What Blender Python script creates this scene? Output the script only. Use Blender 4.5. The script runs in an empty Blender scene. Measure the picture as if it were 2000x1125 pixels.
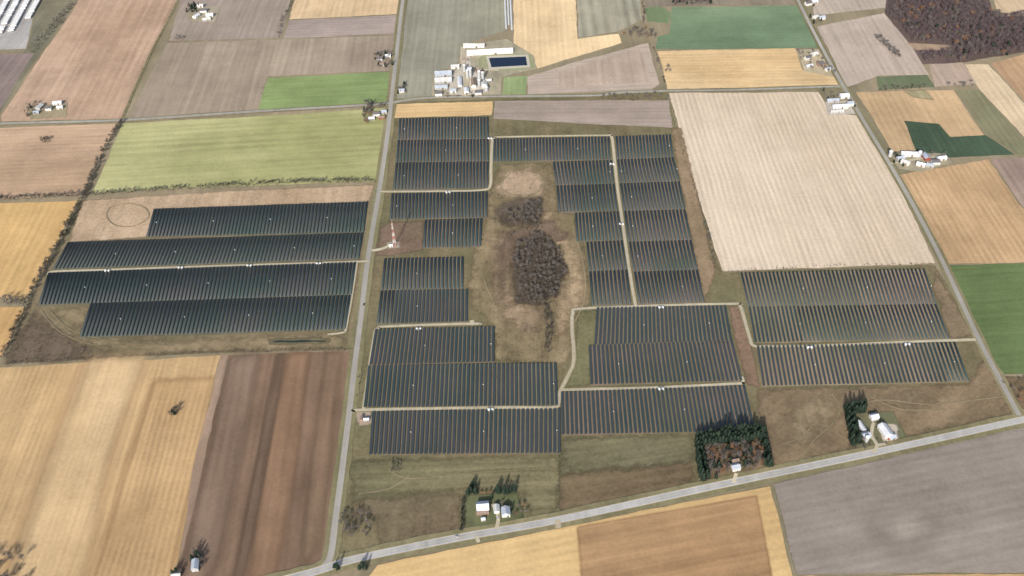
import bpy, math, random
import numpy as np
from mathutils import Matrix, Vector
random.seed(7); rng=np.random.default_rng(7)
scene=bpy.context.scene; COL=scene.collection
# ------------------------------------------------ camera
H=925.0; F=2000.0; THETA=math.atan(1732/F); ROLL=math.radians(1.7)
cam_d=bpy.data.cameras.new("camera"); cam=bpy.data.objects.new("camera",cam_d); COL.objects.link(cam)
cam_d.sensor_width=36; cam_d.lens=36*F/2000; cam_d.clip_start=1; cam_d.clip_end=40000
RM=(Matrix.Rotation(math.pi/2-THETA,4,'X')@Matrix.Rotation(-ROLL,4,'Z'))
cam.matrix_world=Matrix.Translation((0,0,H))@RM
scene.camera=cam
R3=RM.to_3x3()
def S(p):      # image pixel -> ground metres, cast through the camera onto flat ground
    d=R3@Vector((p[0]-1000,562.5-p[1],-F))
    t=-H/d.z
    return (d.x*t,d.y*t)
# ------------------------------------------------ colour
K=1.12
def lin(c):
    c=list(c); l=.3*c[0]+.59*c[1]+.11*c[2]
    s=.78 if (c[1]>=c[0]-2) else .92
    c=[l+(x-l)*s for x in c]
    if c[1]>=c[0]-2: c[0]+=4; c[2]+=2
    c[0]+=2; c[1]+=2
    o=[]
    for v in c:
        v/=255.0
        o.append(v/12.92 if v<0.04045 else ((v+0.055)/1.055)**2.4)
    return o
def alb(c,k=None):
    k=K if k is None else k
    return tuple(min(0.85,x*k) for x in lin(c))+(1,)
# ------------------------------------------------ materials
def newmat(name):
    m=bpy.data.materials.new(name); m.use_nodes=True
    nt=m.node_tree; b=nt.nodes['Principled BSDF']
    return m,nt,b
def simple(name,c,rough=0.7,spec=0.3,var=0.15,scale=0.6,metal=0):
    m,nt,b=newmat(name)
    g=nt.nodes.new('ShaderNodeNewGeometry'); n=nt.nodes.new('ShaderNodeTexNoise'); n.inputs['Scale'].default_value=scale; n.inputs['Detail'].default_value=4
    nt.links.new(g.outputs['Position'],n.inputs['Vector'])
    mr=nt.nodes.new('ShaderNodeMapRange'); mr.inputs[1].default_value=.3; mr.inputs[2].default_value=.7
    mr.inputs[3].default_value=1-var; mr.inputs[4].default_value=1+var
    nt.links.new(n.outputs[0],mr.inputs[0])
    vm=nt.nodes.new('ShaderNodeVectorMath'); vm.operation='SCALE'; vm.inputs[0].default_value=c[:3]
    nt.links.new(mr.outputs[0],vm.inputs['Scale'])
    nt.links.new(vm.outputs[0],b.inputs['Base Color'])
    b.inputs['Roughness'].default_value=rough; b.inputs['Specular IOR Level'].default_value=spec; b.inputs['Metallic'].default_value=metal
    return m
def field_mat(name,c1,c2,ang=0,streak=.12,period=11,stripe=.04,blotch=.15,fine=.1,mixscale=.006,sw=.10,mixsoft=.12,feather=0,mott=.05,torn=.4):
    m,nt,b=newmat(name); N=nt.nodes.new; L=nt.links.new
    g=N('ShaderNodeNewGeometry')
    vr=N('ShaderNodeVectorRotate'); vr.rotation_type='Z_AXIS'; vr.inputs['Angle'].default_value=-ang
    L(g.outputs['Position'],vr.inputs['Vector'])
    seed=random.random()*1000
    def off(src,sc):
        v=N('ShaderNodeVectorMath'); v.operation='MULTIPLY_ADD'; v.inputs[1].default_value=sc; v.inputs[2].default_value=(seed,seed*.7,0)
        L(src,v.inputs[0]); return v.outputs[0]
    def noise(vec,scale,det,lo,hi,a,bb):
        n=N('ShaderNodeTexNoise'); n.inputs['Scale'].default_value=scale; n.inputs['Detail'].default_value=det; n.inputs['Roughness'].default_value=.6
        L(vec,n.inputs['Vector']); r=N('ShaderNodeMapRange'); r.inputs[1].default_value=lo; r.inputs[2].default_value=hi; r.inputs[3].default_value=a; r.inputs[4].default_value=bb
        L(n.outputs[0],r.inputs[0]); return r.outputs[0]
    iso=off(g.outputs['Position'],(1,1,1))
    st=off(vr.outputs[0],(1,.03,1))
    a=noise(st,sw,3,.3,.7,-streak,streak)
    bl=noise(iso,.009,4,.3,.7,-blotch,blotch)
    fi=noise(iso,.22,3,.25,.75,-fine,fine)
    mt=noise(iso,.045,4,.3,.7,-mott,mott)
    mx=noise(off(vr.outputs[0],(1,.45,1)),mixscale,6,.5-mixsoft,.5+mixsoft,0,1)
    def add(x,y):
        q=N('ShaderNodeMath'); q.operation='ADD'; L(x,q.inputs[0])
        if isinstance(y,float): q.inputs[1].default_value=y
        else: L(y,q.inputs[1])
        return q.outputs[0]
    tot=add(add(add(add(a,bl),fi),mt),1.0)
    if stripe>0:
        sx=N('ShaderNodeSeparateXYZ'); L(vr.outputs[0],sx.inputs[0])
        wob=noise(off(vr.outputs[0],(1,.3,1)),.02,2,0,1,-4.,4.)
        xx=add(sx.outputs[0],wob)
        q=N('ShaderNodeMath'); q.operation='MULTIPLY'; q.inputs[1].default_value=2*math.pi/period; L(xx,q.inputs[0])
        s=N('ShaderNodeMath'); s.operation='SINE'; L(q.outputs[0],s.inputs[0])
        am=noise(iso,.02,2,.3,.7,stripe*.3,stripe*1.5)
        s2=N('ShaderNodeMath'); s2.operation='MULTIPLY'; L(am,s2.inputs[1]); L(s.outputs[0],s2.inputs[0])
        tot=add(tot,s2.outputs[0])
    mix=N('ShaderNodeMix'); mix.data_type='RGBA'; mix.inputs[6].default_value=c1; mix.inputs[7].default_value=c2
    L(mx,mix.inputs[0])
    vm=N('ShaderNodeVectorMath'); vm.operation='SCALE'; L(mix.outputs[2],vm.inputs[0]); L(tot,vm.inputs['Scale'])
    L(vm.outputs[0],b.inputs['Base Color']); b.inputs['Roughness'].default_value=1; b.inputs['Specular IOR Level'].default_value=.05
    if feather:
        at=N('ShaderNodeAttribute'); at.attribute_name='cover'
        nz=noise(iso if torn>.3 else off(vr.outputs[0],(1,.06,1)),.06,4,.25,.75,-torn,torn); sm=add(at.outputs['Fac'],nz)
        w=.38
        r=N('ShaderNodeMapRange'); r.interpolation_type='SMOOTHSTEP'; r.inputs[1].default_value=.5-w; r.inputs[2].default_value=.5+w; L(sm,r.inputs[0])
        mm=N('ShaderNodeMath'); mm.operation='MULTIPLY'; L(r.outputs[0],mm.inputs[0])
        r2=N('ShaderNodeMapRange'); r2.interpolation_type='SMOOTHSTEP'; r2.inputs[1].default_value=0; r2.inputs[2].default_value=.5; L(at.outputs['Fac'],r2.inputs[0]); L(r2.outputs[0],mm.inputs[1])
        L(mm.outputs[0],b.inputs['Alpha'])
    return m
# ------------------------------------------------ mesh helpers
def mk(name,verts,faces,mats,midx=None,loc=(0,0,0),parent=None,smooth=False):
    me=bpy.data.meshes.new(name); me.from_pydata([tuple(v) for v in verts],[],[tuple(f) for f in faces])
    for m in (mats if isinstance(mats,list) else [mats]): me.materials.append(m)
    if midx is not None: me.polygons.foreach_set('material_index',list(midx))
    me.update()
    o=bpy.data.objects.new(name,me); o.location=loc; COL.objects.link(o)
    if parent: o.parent=parent
    return o
def tag(o,label,cat,kind=None,group=None):
    n=len(label.split())
    if n<4: label+=' beside a farm field' if n<3 else ' near farm field'
    o["label"]=label; o["category"]=cat
    if kind: o["kind"]=kind
    if group: o["group"]=group
    return o
def quadmesh(name,V,Q,mats,midx,loc=(0,0,0)):
    me=bpy.data.meshes.new(name); V=np.asarray(V,dtype=np.float32); Q=np.asarray(Q,dtype=np.int32)
    me.vertices.add(len(V)); me.vertices.foreach_set('co',V.ravel())
    me.loops.add(Q.size); me.loops.foreach_set('vertex_index',Q.ravel())
    me.polygons.add(len(Q)); me.polygons.foreach_set('loop_start',np.arange(0,Q.size,4,dtype=np.int32))
    me.polygons.foreach_set('loop_total',np.full(len(Q),4,dtype=np.int32))
    me.polygons.foreach_set('material_index',np.asarray(midx,dtype=np.int32))
    for m in mats: me.materials.append(m)
    me.update(calc_edges=True); me.validate()
    o=bpy.data.objects.new(name,me); o.location=loc; COL.objects.link(o); return o
def box(x0,x1,y0,y1,z0,z1,base=0):
    v=[(x0,y0,z0),(x1,y0,z0),(x1,y1,z0),(x0,y1,z0),(x0,y0,z1),(x1,y0,z1),(x1,y1,z1),(x0,y1,z1)]
    f=[(0,3,2,1),(4,5,6,7),(0,1,5,4),(1,2,6,5),(2,3,7,6),(3,0,4,7)]
    return v,[tuple(i+base for i in q) for q in f]
def boxes(lst):
    V=[];Fc=[]
    for b in lst:
        v,f=box(*b,base=len(V)); V+=v; Fc+=f
    return V,Fc
zc=[0.0]
def softsheet(name,pts,mat,label,cat,feather):
    """regular ground grid whose cover fades out over the outline"""
    zc[0]+=0.005
    P=np.array([S(p) for p in pts]); st=max(3.0,feather/2.5)
    xs=np.arange(P[:,0].min()-feather,P[:,0].max()+feather+st,st); ys=np.arange(P[:,1].min()-feather,P[:,1].max()+feather+st,st)
    X,Y=np.meshgrid(xs,ys); D=np.full(X.shape,1e9); ins=np.zeros(X.shape,bool)
    for i in range(len(P)):
        a=P[i-1];b=P[i];d=b-a; t=np.clip(((X-a[0])*d[0]+(Y-a[1])*d[1])/(d@d+1e-9),0,1)
        D=np.minimum(D,np.hypot(X-a[0]-t*d[0],Y-a[1]-t*d[1]))
        if abs(b[1]-a[1])>1e-9:
            c=((a[1]>Y)!=(b[1]>Y))&(X<(b[0]-a[0])*(Y-a[1])/(b[1]-a[1])+a[0]); ins^=c
    sd=np.where(ins,D,-D); cov=np.clip((sd+feather/2)/feather,0,1)
    ny,nx=X.shape; cx,cy=P[:,0].mean(),P[:,1].mean()
    idx=np.arange(nx*ny).reshape(ny,nx)
    m4=np.maximum.reduce([cov[:-1,:-1],cov[1:,:-1],cov[:-1,1:],cov[1:,1:]])>0
    q=np.stack([idx[:-1,:-1][m4],idx[:-1,1:][m4],idx[1:,1:][m4],idx[1:,:-1][m4]],1)
    used=np.unique(q); rem=np.full(nx*ny,-1); rem[used]=np.arange(len(used))
    V=np.stack([X.ravel()[used]-cx,Y.ravel()[used]-cy,np.zeros(len(used))],1)
    o=quadmesh(name,V,rem[q],[mat],np.zeros(len(q)),loc=(cx,cy,zc[0]))
    at=o.data.attributes.new('cover','FLOAT','POINT'); at.data.foreach_set('value',cov.ravel()[used].astype(np.float32))
    tag(o,label,cat,'structure'); return o
def sheet(name,pts,mat,label,cat='field',jit=0.9,step=14,kind='structure',feather=0):
    if feather: return softsheet(name,pts,mat,label,cat,feather)
    zc[0]+=0.005
    P=[S(p) for p in pts]; out=[]
    for i,a in enumerate(P):
        b=P[(i+1)%len(P)]; L=math.hypot(b[0]-a[0],b[1]-a[1]); n=max(1,min(90,int(L/step)))
        nx,ny=-(b[1]-a[1])/max(L,1e-6),(b[0]-a[0])/max(L,1e-6)
        ph=random.random()*9
        for k in range(n):
            t=k/n; j=(math.sin(t*L*.035+ph)*.7+random.uniform(-1,1))*jit*(0 if k==0 else 1)
            out.append((a[0]+(b[0]-a[0])*t+nx*j,a[1]+(b[1]-a[1])*t+ny*j))
    cx=sum(p[0] for p in out)/len(out); cy=sum(p[1] for p in out)/len(out)
    a=sum(out[i][0]*out[(i+1)%len(out)][1]-out[(i+1)%len(out)][0]*out[i][1] for i in range(len(out)))
    if a<0: out=out[::-1]
    o=mk(name,[(x-cx,y-cy,0) for x,y in out],[list(range(len(out)))],mat,loc=(cx,cy,zc[0]))
    tag(o,label,cat,kind); return o
NS=((745,370),(690,720))
def angof(d):
    a,b=S(d[1]),S(d[0]); return math.atan2(b[1]-a[1],b[0]-a[0])-math.pi/2
def Fd(label,pts,c1,c2=None,d=NS,name='crop_field',cat='field',jit=.9,feather=None,**kw):
    c2=c2 or tuple(int(x*.93) for x in c1)
    if feather is None: feather=12 if name=='grassland' else 0
    if name=='grassland': kw.setdefault('mott',.12); kw['fine']=max(kw.get('fine',.1),.22); cat='ground' if cat=='field' else cat
    if name=='crop_field': kw.setdefault('torn',.12)
    my=sum(p[1] for p in pts)/len(pts); h=max(0,min(.13,(420-my)/420*.13))   # aerial haze put into the colour: farther ground mixes toward pale grey
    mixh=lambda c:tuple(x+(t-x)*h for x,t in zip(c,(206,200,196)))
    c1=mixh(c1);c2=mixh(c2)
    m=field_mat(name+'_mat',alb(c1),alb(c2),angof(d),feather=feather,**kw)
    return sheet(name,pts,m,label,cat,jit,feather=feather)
# ground
g=mk('ground',[(-9000,-3000,0),(9000,-3000,0),(9000,16000,0),(-9000,16000,0)],[(0,1,2,3)],
   field_mat('ground_mat',alb((150,134,110)),alb((128,118,94)),0,stripe=0,blotch=.15,streak=.1))
tag(g,'dry brown grassland around farm fields','ground','structure')
D1=((345,0),(238,232))
# --- upper west
Fd('gravel yard of a storage lot',[(-150,-60),(88,-60),(50,95),(-150,104)],(150,145,142),(168,162,158),stripe=0,name='gravel_yard',cat='yard')
Fd('rough green strip with scrub',[(92,-60),(180,-60),(132,28),(76,108),(0,222),(-60,300),(-60,200),(52,97)],(96,98,76),(120,112,88),stripe=0,blotch=.25)
Fd('grey purple ploughed field',[(-200,112),(66,104),(0,212),(-200,235)],(118,100,98),(135,117,110))
Fd('reddish tan harvested field',[(185,-80),(380,-80),(346,4),(290,110),(234,233),(4,241),(2,226),(80,110),(140,26)],(168,134,108),(184,150,124),D1,streak=.12,period=14,mott=.08)
Fd('grey brown bare field',[(385,-80),(600,-80),(567,0),(548,74),(330,80),(352,4)],(148,130,118),(138,122,108),blotch=.12)
Fd('golden stubble strip',[(600,-80),(800,-80),(786,0),(783,27),(565,38),(574,0)],(210,176,132),(196,162,120))
Fd('grey brown tilled field',[(565,40),(782,29),(777,66),(553,75)],(150,132,124),(158,140,130),((560,60),(780,50)))
Fd('wide grey brown tilled field',[(326,84),(545,77),(776,69),(766,138),(522,149),(504,214),(250,231)],(154,136,117),(140,123,106),D1,blotch=.14,streak=.14)
Fd('bright green winter crop field',[(523,152),(764,140),(759,204),(504,215)],(120,146,76),(108,136,70),((523,152),(764,140)),streak=.08,stripe=.03)
Fd('yellow green pasture field',[(240,241),(500,227),(753,211),(746,280),(736,354),(440,364),(180,377)],(168,168,104),(146,150,86),((240,241),(753,211)),streak=.14,blotch=.14,period=16)
Fd('pinkish tan stubble field',[(-200,256),(0,250),(228,241),(160,380),(0,389),(-200,395)],(188,156,128),(170,140,112),((0,250),(228,241)))
Fd('golden stubble field',[(-200,403),(0,397),(150,392),(84,530),(48,584),(0,580),(-200,580)],(204,166,110),(190,150,100),streak=.1,d=((150,392),(84,530)),sw=.15)
Fd('golden stubble field corner',[(-200,602),(0,600),(48,600),(4,694),(-200,760)],(200,160,108),(186,148,98))
# --- solar west area
Fd('brown grass around the solar arrays',[(152,392),(735,360),(718,500),(700,620),(692,683),(400,690),(250,698),(8,712),(50,600),(90,530)],(130,114,90),(110,101,76),stripe=0,blotch=.2,name='grassland',feather=0)
Fd('pale dry grass strip',[(162,392),(440,374),(730,361),(720,394),(308,408),(290,462),(134,474)],(184,158,130),(166,140,112),stripe=0,blotch=.12,name='grassland',mott=.08,feather=8,torn=.35)
Fd('dark scrubby wet ground',[(64,610),(110,646),(180,688),(240,695),(14,708),(24,680)],(100,87,74),(116,99,82),stripe=0,blotch=.2,name='grassland',feather=30)
Fd('worn grass with faint tracks',[(92,606),(170,600),(160,660),(330,668),(520,658),(660,655),(680,678),(400,686),(260,692),(180,676)],(140,122,95),(122,109,83),stripe=0,blotch=.2,name='grassland',d=((100,610),(250,690)),streak=.2,feather=22)
# --- lower west
SD=((300,735),(190,1100))
Fd('tan stubble field with curved rows',[(-250,735),(0,718),(432,694),(400,800),(350,1080),(330,1160),(-350,1250)],(192,159,116),(178,145,103),SD,streak=.12,period=7,stripe=.05,sw=.12)
Fd('pale straw coloured band',[(170,700),(285,695),(215,900),(160,1180),(0,1180),(90,900)],(202,171,130),(190,158,116),SD,streak=.1,period=7,stripe=.03,feather=45)
Fd('darker tan stubble band',[(300,742),(424,738),(385,900),(345,1080),(325,1160),(180,1160),(240,930)],(176,142,100),(186,151,109),SD,streak=.1,period=7,stripe=.08,feather=24)
Fd('pale mauve field margin',[(432,694),(446,694),(368,1060),(352,1080),(380,900)],(162,138,120),(146,120,101),stripe=0)
BD=((575,700),(515,1100))
Fd('dark brown ploughed field',[(446,694),(691,685),(680,800),(663,930),(650,1040),(641,1098),(600,1118),(540,1150),(325,1160),(360,1070)],(120,96,79),(132,106,87),BD,streak=.14,sw=.06,period=9,stripe=.04,mixscale=.02)
Fd('paler brown ploughed band',[(450,696),(505,693),(475,860),(425,1100),(395,1150),(345,1150),(368,1070)],(130,108,92),(122,99,83),BD,streak=.12,stripe=.04,feather=26)
Fd('reddish brown ploughed band',[(562,690),(604,689),(585,850),(550,1060),(530,1150),(480,1150),(520,900)],(144,114,90),(134,104,82),BD,streak=.12,stripe=.03,feather=20)
Fd('dark damp furrow band',[(541,692),(556,691),(524,880),(492,1060),(470,1150),(452,1150),(505,880)],(108,88,74),(116,94,78),BD,streak=.12,stripe=.03,feather=14)
Fd('paler brown ploughed band',[(640,688),(668,686),(648,900),(620,1070),(590,1100),(612,880)],(136,112,91),(128,102,82),BD,streak=.12,stripe=.04,feather=24)
# --- upper centre
Fd('grey green crop field',[(806,-90),(975,-90),(982,0),(990,58),(903,88),(892,128),(850,140),(842,188),(775,193),(783,90),(795,0)],(130,130,107),(142,138,117),streak=.1)
Fd('golden harvested field',[(985,-90),(1120,-90),(1128,76),(1208,66),(1214,84),(1050,134),(1040,108),(1004,88),(1003,0)],(226,193,144),(212,178,130),streak=.08)
Fd('grey green striped field',[(1122,-90),(1240,-90),(1254,38),(1208,62),(1131,74)],(138,138,110),(154,145,122),streak=.16,stripe=.1,period=22)
Fd('small green meadow',[(1258,16),(1290,12),(1310,24),(1306,46),(1264,42)],(98,124,74),(84,110,64),stripe=0)
Fd('scrubby field edge',[(1250,-60),(1560,-60),(1556,8),(1310,12),(1262,14)],(118,108,92),(138,120,100),stripe=0)
Fd('pinkish grey bare field',[(1030,150),(1120,122),(1266,84),(1288,164),(1272,176),(1090,182),(1030,187)],(166,147,132),(176,157,140),((1090,175),(1275,165)),blotch=.12)
Fd('bare tilled field with brown headland',[(1092,140),(1250,94),(1272,160),(1090,172)],(180,157,139),(166,144,126),stripe=.02)
Fd('farmyard gravel and grass',[(843,188),(848,150),(895,128),(903,90),(990,76),(1042,108),(1048,134),(980,150),(978,187)],(142,136,106),(162,150,126),stripe=0,name='farmyard',cat='yard',mott=.15)
Fd('pale paved farmyard',[(872,186),(876,170),(888,140),(905,120),(904,96),(918,100),(920,138),(950,150),(956,176),(930,188)],(196,186,170),(176,164,146),stripe=0,name='farmyard',cat='yard',mott=.12,feather=8)
Fd('green grass around the pond',[(934,116),(944,104),(1038,106),(1046,132),(980,140),(936,134)],(124,134,86),(140,142,98),stripe=0,name='lawn',cat='lawn')
Fd('green paddock',[(984,150),(1030,148),(1026,187),(980,187)],(134,156,92),(120,144,82),stripe=.03)
Fd('golden harvested field',[(1284,100),(1552,94),(1568,138),(1645,154),(1640,168),(1303,174),(1296,140)],(220,188,140),(202,166,116),((1284,100),(1552,96)),mixscale=.004)
Fd('deep green crop field',[(1312,14),(1556,11),(1602,93),(1420,96),(1280,96),(1284,72),(1308,66)],(104,134,90),(82,116,76),((1300,90),(1580,85)),streak=.06,stripe=.02,mixscale=.003)
# --- upper east
Fd('grey pink tilled field',[(1574,-60),(1756,-60),(1745,14),(1590,30)],(178,160,142),(166,149,132))
Fd('grey pink tilled field',[(1596,52),(1744,22),(1782,92),(1815,146),(1714,148),(1650,172),(1625,110)],(180,160,145),(164,147,132),blotch=.1)
Fd('leaf strewn woodland floor',[(1735,-40),(1916,-60),(1940,30),(2300,30),(2300,100),(2000,102),(1910,116),(1880,123),(1802,126),(1782,92),(1728,28)],(92,74,70),(78,62,60),stripe=0,fine=.3,name='woodland_floor',cat='woodland ground')
Fd('tan field beside woodland',[(1922,-60),(2300,-60),(2300,32),(1950,32)],(198,168,132),(186,156,120))
Fd('pale clearing in woodland',[(1770,84),(1862,88),(1858,98),(1790,98)],(176,148,118),(158,130,104),stripe=0)
Fd('grey pink field',[(1814,126),(1880,122),(1908,164),(1850,168),(1826,170)],(174,151,133),(164,141,123))
Fd('green grass strip',[(1712,150),(1810,146),(1826,170),(1716,176)],(104,118,78),(88,104,66),stripe=0)
Fd('tan stubble field',[(1672,180),(1862,176),(1922,264),(1852,267),(1832,242),(1765,236),(1790,294),(1744,296)],(194,161,121),(179,147,109))
Fd('olive grass patch',[(1764,178),(1806,176),(1824,196),(1784,190)],(150,140,104),(160,146,110),feather=12)
Fd('dark green crop field',[(1765,236),(1834,242),(1856,268),(1924,264),(1982,302),(1850,308),(1790,296)],(58,84,60),(50,74,52),streak=.1)
Fd('olive grass field',[(1864,176),(1912,176),(2000,272),(2100,400),(2000,304),(1984,300),(1926,263)],(122,120,90),(134,124,96))
Fd('pale straw field',[(1884,126),(1930,126),(2100,310),(2100,390),(2000,268),(1914,176)],(208,183,148),(196,169,134))
Fd('warm tan field',[(1934,124),(2000,106),(2300,100),(2300,420),(2100,308)],(184,147,110),(170,135,102))
Fd('tan striped stubble field',[(1756,342),(1930,311),(1990,400),(2120,512),(1852,515)],(190,156,118),(174,141,104),((1756,342),(1852,515)),streak=.12,period=9,stripe=.08)
Fd('grey pink tilled field',[(1934,311),(2200,305),(2300,512),(2124,512),(1994,400)],(158,136,124),(148,126,114))
Fd('bright green crop field',[(1850,518),(2250,512),(2350,735),(1944,731)],(96,120,68),(84,108,58),((1850,600),(2000,590)),streak=.1,mixscale=.01)
Fd('rough brown scrub verge',[(1944,734),(2350,738),(2300,780),(1990,800)],(122,100,80),(106,92,70),stripe=0,fine=.25)
Fd('pale beige harvested field with fine rows',[(1307,182),(1598,180),(1622,222),(1682,226),(1750,350),(1826,514),(1700,519),(1412,530),(1385,460),(1345,320)],(208,188,164),(197,176,151),((1450,182),(1580,520)),streak=.08,period=8.5,stripe=.09,blotch=.05,mott=.03)
# --- solar centre area
Fd('olive brown grass around the solar arrays',[(768,202),(1300,178),(1345,320),(1410,532),(1826,518),(1905,655),(1984,806),(1400,940),(1090,1006),(690,1085),(650,1092),(672,920),(694,720),(722,510),(748,370)],(122,109,83),(106,101,74),stripe=0,blotch=.18,fine=.2,streak=.12,name='grassland',feather=0,mixscale=.01)
Fd('golden stubble strip',[(769,204),(962,198),(960,225),(766,231)],(212,175,122),(196,160,110),((769,204),(962,198)))
Fd('grey brown tilled field',[(966,198),(1168,196),(1306,196),(1314,250),(1150,242),(964,232)],(160,142,130),(148,131,119),((966,198),(1300,196)),blotch=.12)
Fd('worn tan grass margin',[(1312,250),(1330,250),(1362,380),(1398,530),(1376,592),(1364,530),(1340,412),(1325,340)],(144,121,96),(124,107,82),stripe=0,blotch=.2,name='grassland',feather=8)
Fd('pale dry grass of the hollow',[(978,325),(1040,318),(1080,322),(1090,415),(1122,420),(1140,480),(1150,560),(1152,600),(1120,605),(1115,700),(1095,712),(1040,708),(968,704),(966,640),(925,600),(915,560),(930,490),(950,430),(960,350)],(140,122,94),(114,102,76),stripe=0,blotch=.2,mixscale=.015,name='grassland',mott=.2,feather=16)
Fd('pinkish tan dry meadow',[(985,335),(1040,332),(1062,352),(1060,385),(1000,388),(972,372)],(176,150,124),(156,132,106),stripe=0,blotch=.15,name='grassland',mott=.12,feather=28)
Fd('straw coloured reeds',[(1060,375),(1085,430),(1125,500),(1142,560),(1110,640),(1085,668),(1085,600),(1112,540),(1095,480),(1060,440)],(166,142,112),(136,116,90),stripe=0,blotch=.2,mixscale=.02,name='grassland',mott=.22,feather=34)
Fd('straw coloured reeds',[(975,450),(1010,460),(1000,520),(1000,590),(1060,600),(1055,650),(1000,640),(975,600),(960,520)],(158,134,109),(124,106,84),stripe=0,blotch=.2,mixscale=.02,name='grassland',mott=.22,feather=34)
Fd('dark marsh vegetation',[(980,400),(1030,385),(1058,392),(1058,440),(985,440),(965,425)],(98,86,74),(114,98,84),stripe=0,blotch=.2,mixscale=.03,name='grassland',mott=.2,feather=30)
Fd('reddish marsh vegetation',[(1020,440),(1080,430),(1110,470),(1070,466),(1030,462),(1005,480),(980,560),(970,500),(990,460)],(122,101,84),(108,91,77),stripe=0,blotch=.2,mixscale=.03,name='grassland',mott=.2,feather=30)
Fd('dark leaf litter under trees',[(1008,482),(1060,459),(1088,487),(1108,530),(1088,573),(1060,596),(1006,590),(1004,540)],(92,80,70),(78,68,60),stripe=0,fine=.3,name='woodland_floor',cat='woodland ground',feather=22)
Fd('brown weedy ground by the mast',[(768,434),(828,432),(826,488),(760,500),(735,498),(742,445)],(126,103,88),(112,97,78),stripe=0,blotch=.2,name='grassland',feather=8)
Fd('brown weedy field',[(1478,762),(1895,752),(1925,690),(1984,806),(1760,852),(1650,880),(1512,915),(1500,840),(1480,800)],(120,102,80),(134,114,89),stripe=0,blotch=.2,streak=.18,mixscale=.015,name='grassland',d=((1560,900),(1700,780)),feather=14)
Fd('reddish weedy ground',[(1094,925),(1350,900),(1362,944),(1092,1004)],(114,94,75),(106,93,70),stripe=0,blotch=.2,name='grassland',d=((1094,960),(1350,920)),streak=.2,feather=20)
Fd('mown olive meadow',[(1096,858),(1350,848),(1355,905),(1094,922)],(112,106,78),(101,99,70),stripe=0,blotch=.2,name='grassland',d=((1094,920),(1350,880)),streak=.25,feather=18)
Fd('rough olive meadow',[(684,900),(1090,894),(1090,1000),(1040,1010),(1020,965),(905,955),(690,976)],(120,111,83),(106,101,75),stripe=0,blotch=.2,name='grassland',d=((684,930),(1090,915)),streak=.25,feather=14)
Fd('brown weedy meadow',[(690,980),(900,965),(898,1042),(745,1068),(740,1010),(690,1010)],(122,102,82),(110,99,77),stripe=0,blotch=.2,name='grassland',feather=20)
Fd('reddish brown track side weeds',[(1425,600),(1444,600),(1468,680),(1484,758),(1458,750),(1436,660)],(134,108,90),(118,97,76),stripe=0,blotch=.2,name='grassland',feather=7)
Fd('scrub beside solar arrays',[(1830,530),(1845,560),(1902,655),(1858,662),(1822,560)],(126,109,87),(140,118,94),stripe=0,blotch=.2,name='grassland',feather=10)
Fd('green grass strip beside arrays',[(1128,612),(1165,606),(1166,672),(1152,680),(1152,752),(1106,756),(1124,700)],(100,102,68),(114,107,76),stripe=0,blotch=.2,name='grassland',feather=8)
Fd('faint pale worn patch',[(1560,790),(1620,770),(1640,800),(1600,850),(1550,870),(1540,820)],(142,123,98),(128,112,88),stripe=0,blotch=.2,name='grassland',feather=45)
Fd('faint pale worn patch',[(1700,770),(1800,765),(1830,785),(1760,800)],(142,123,98),(126,110,86),stripe=0,blotch=.2,name='grassland',feather=40)
# --- lower east
HD=((1090,1030),(1500,950))
Fd('golden stubble field',[(700,1160),(738,1104),(930,1064),(1090,1032),(1300,990),(1504,950),(1556,1160)],(205,171,119),(190,155,106),HD,streak=.1,blotch=.12)
Fd('brown cut crop field',[(1128,1030),(1478,968),(1514,1160),(1138,1160)],(166,131,95),(154,119,85),HD,streak=.2,sw=.08,period=16,stripe=.05,feather=8)
Fd('grey taupe tilled field',[(1512,946),(1990,836),(2300,780),(2600,1110),(1556,1122)],(148,137,127),(135,124,114),HD,blotch=.14,streak=.08,mixscale=.004)
Fd('paler dry patch in tilled field',[(1690,1010),(1800,1000),(1830,1050),(1760,1090)],(164,152,140),(150,138,127),HD,blotch=.1,feather=60)
Fd('tan stubble field',[(1556,1126),(2600,1114),(2700,1250),(1560,1250)],(196,160,112),(180,146,102),HD)
# yards
Fd('brown leaf litter on a lawn',[(1372,880),(1480,866),(1500,905),(1440,938),(1375,945)],(136,104,80),(112,98,74),stripe=0,fine=.3,blotch=.3,name='lawn',cat='lawn',mott=.25)
Fd('green mown lawn by a house',[(906,966),(1010,964),(1024,1012),(902,1044)],(84,98,58),(98,104,68),stripe=0,name='lawn',cat='lawn',mott=.15,feather=5)
Fd('green mown lawn by a house',[(1674,806),(1742,804),(1770,852),(1720,874),(1672,884),(1660,840)],(94,104,68),(112,110,78),stripe=0,name='lawn',cat='lawn',feather=5)
Fd('pale gravel yard',[(1712,826),(1752,830),(1756,858),(1726,864)],(166,154,138),(178,166,148),stripe=0,name='gravel_yard',cat='yard',feather=4)
Fd('pale gravel yard',[(1610,200),(1668,196),(1680,222),(1618,226)],(186,176,162),(166,154,138),stripe=0,name='gravel_yard',cat='yard')
Fd('gravel farmyard',[(1738,300),(1846,300),(1860,318),(1800,336),(1756,330)],(158,148,126),(132,124,98),stripe=0,name='gravel_yard',cat='yard')
Fd('mixed grass homestead yard',[(1556,98),(1600,96),(1640,152),(1570,140)],(160,144,114),(180,164,134),stripe=0,name='lawn',cat='lawn')
Fd('grass homestead yard',[(50,210),(132,200),(130,228),(60,234)],(130,122,90),(150,134,108),stripe=0,name='lawn',cat='lawn')
Fd('grass homestead yard',[(362,16),(430,12),(420,44),(370,42)],(140,130,106),(160,146,124),stripe=0,name='lawn',cat='lawn')
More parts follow.
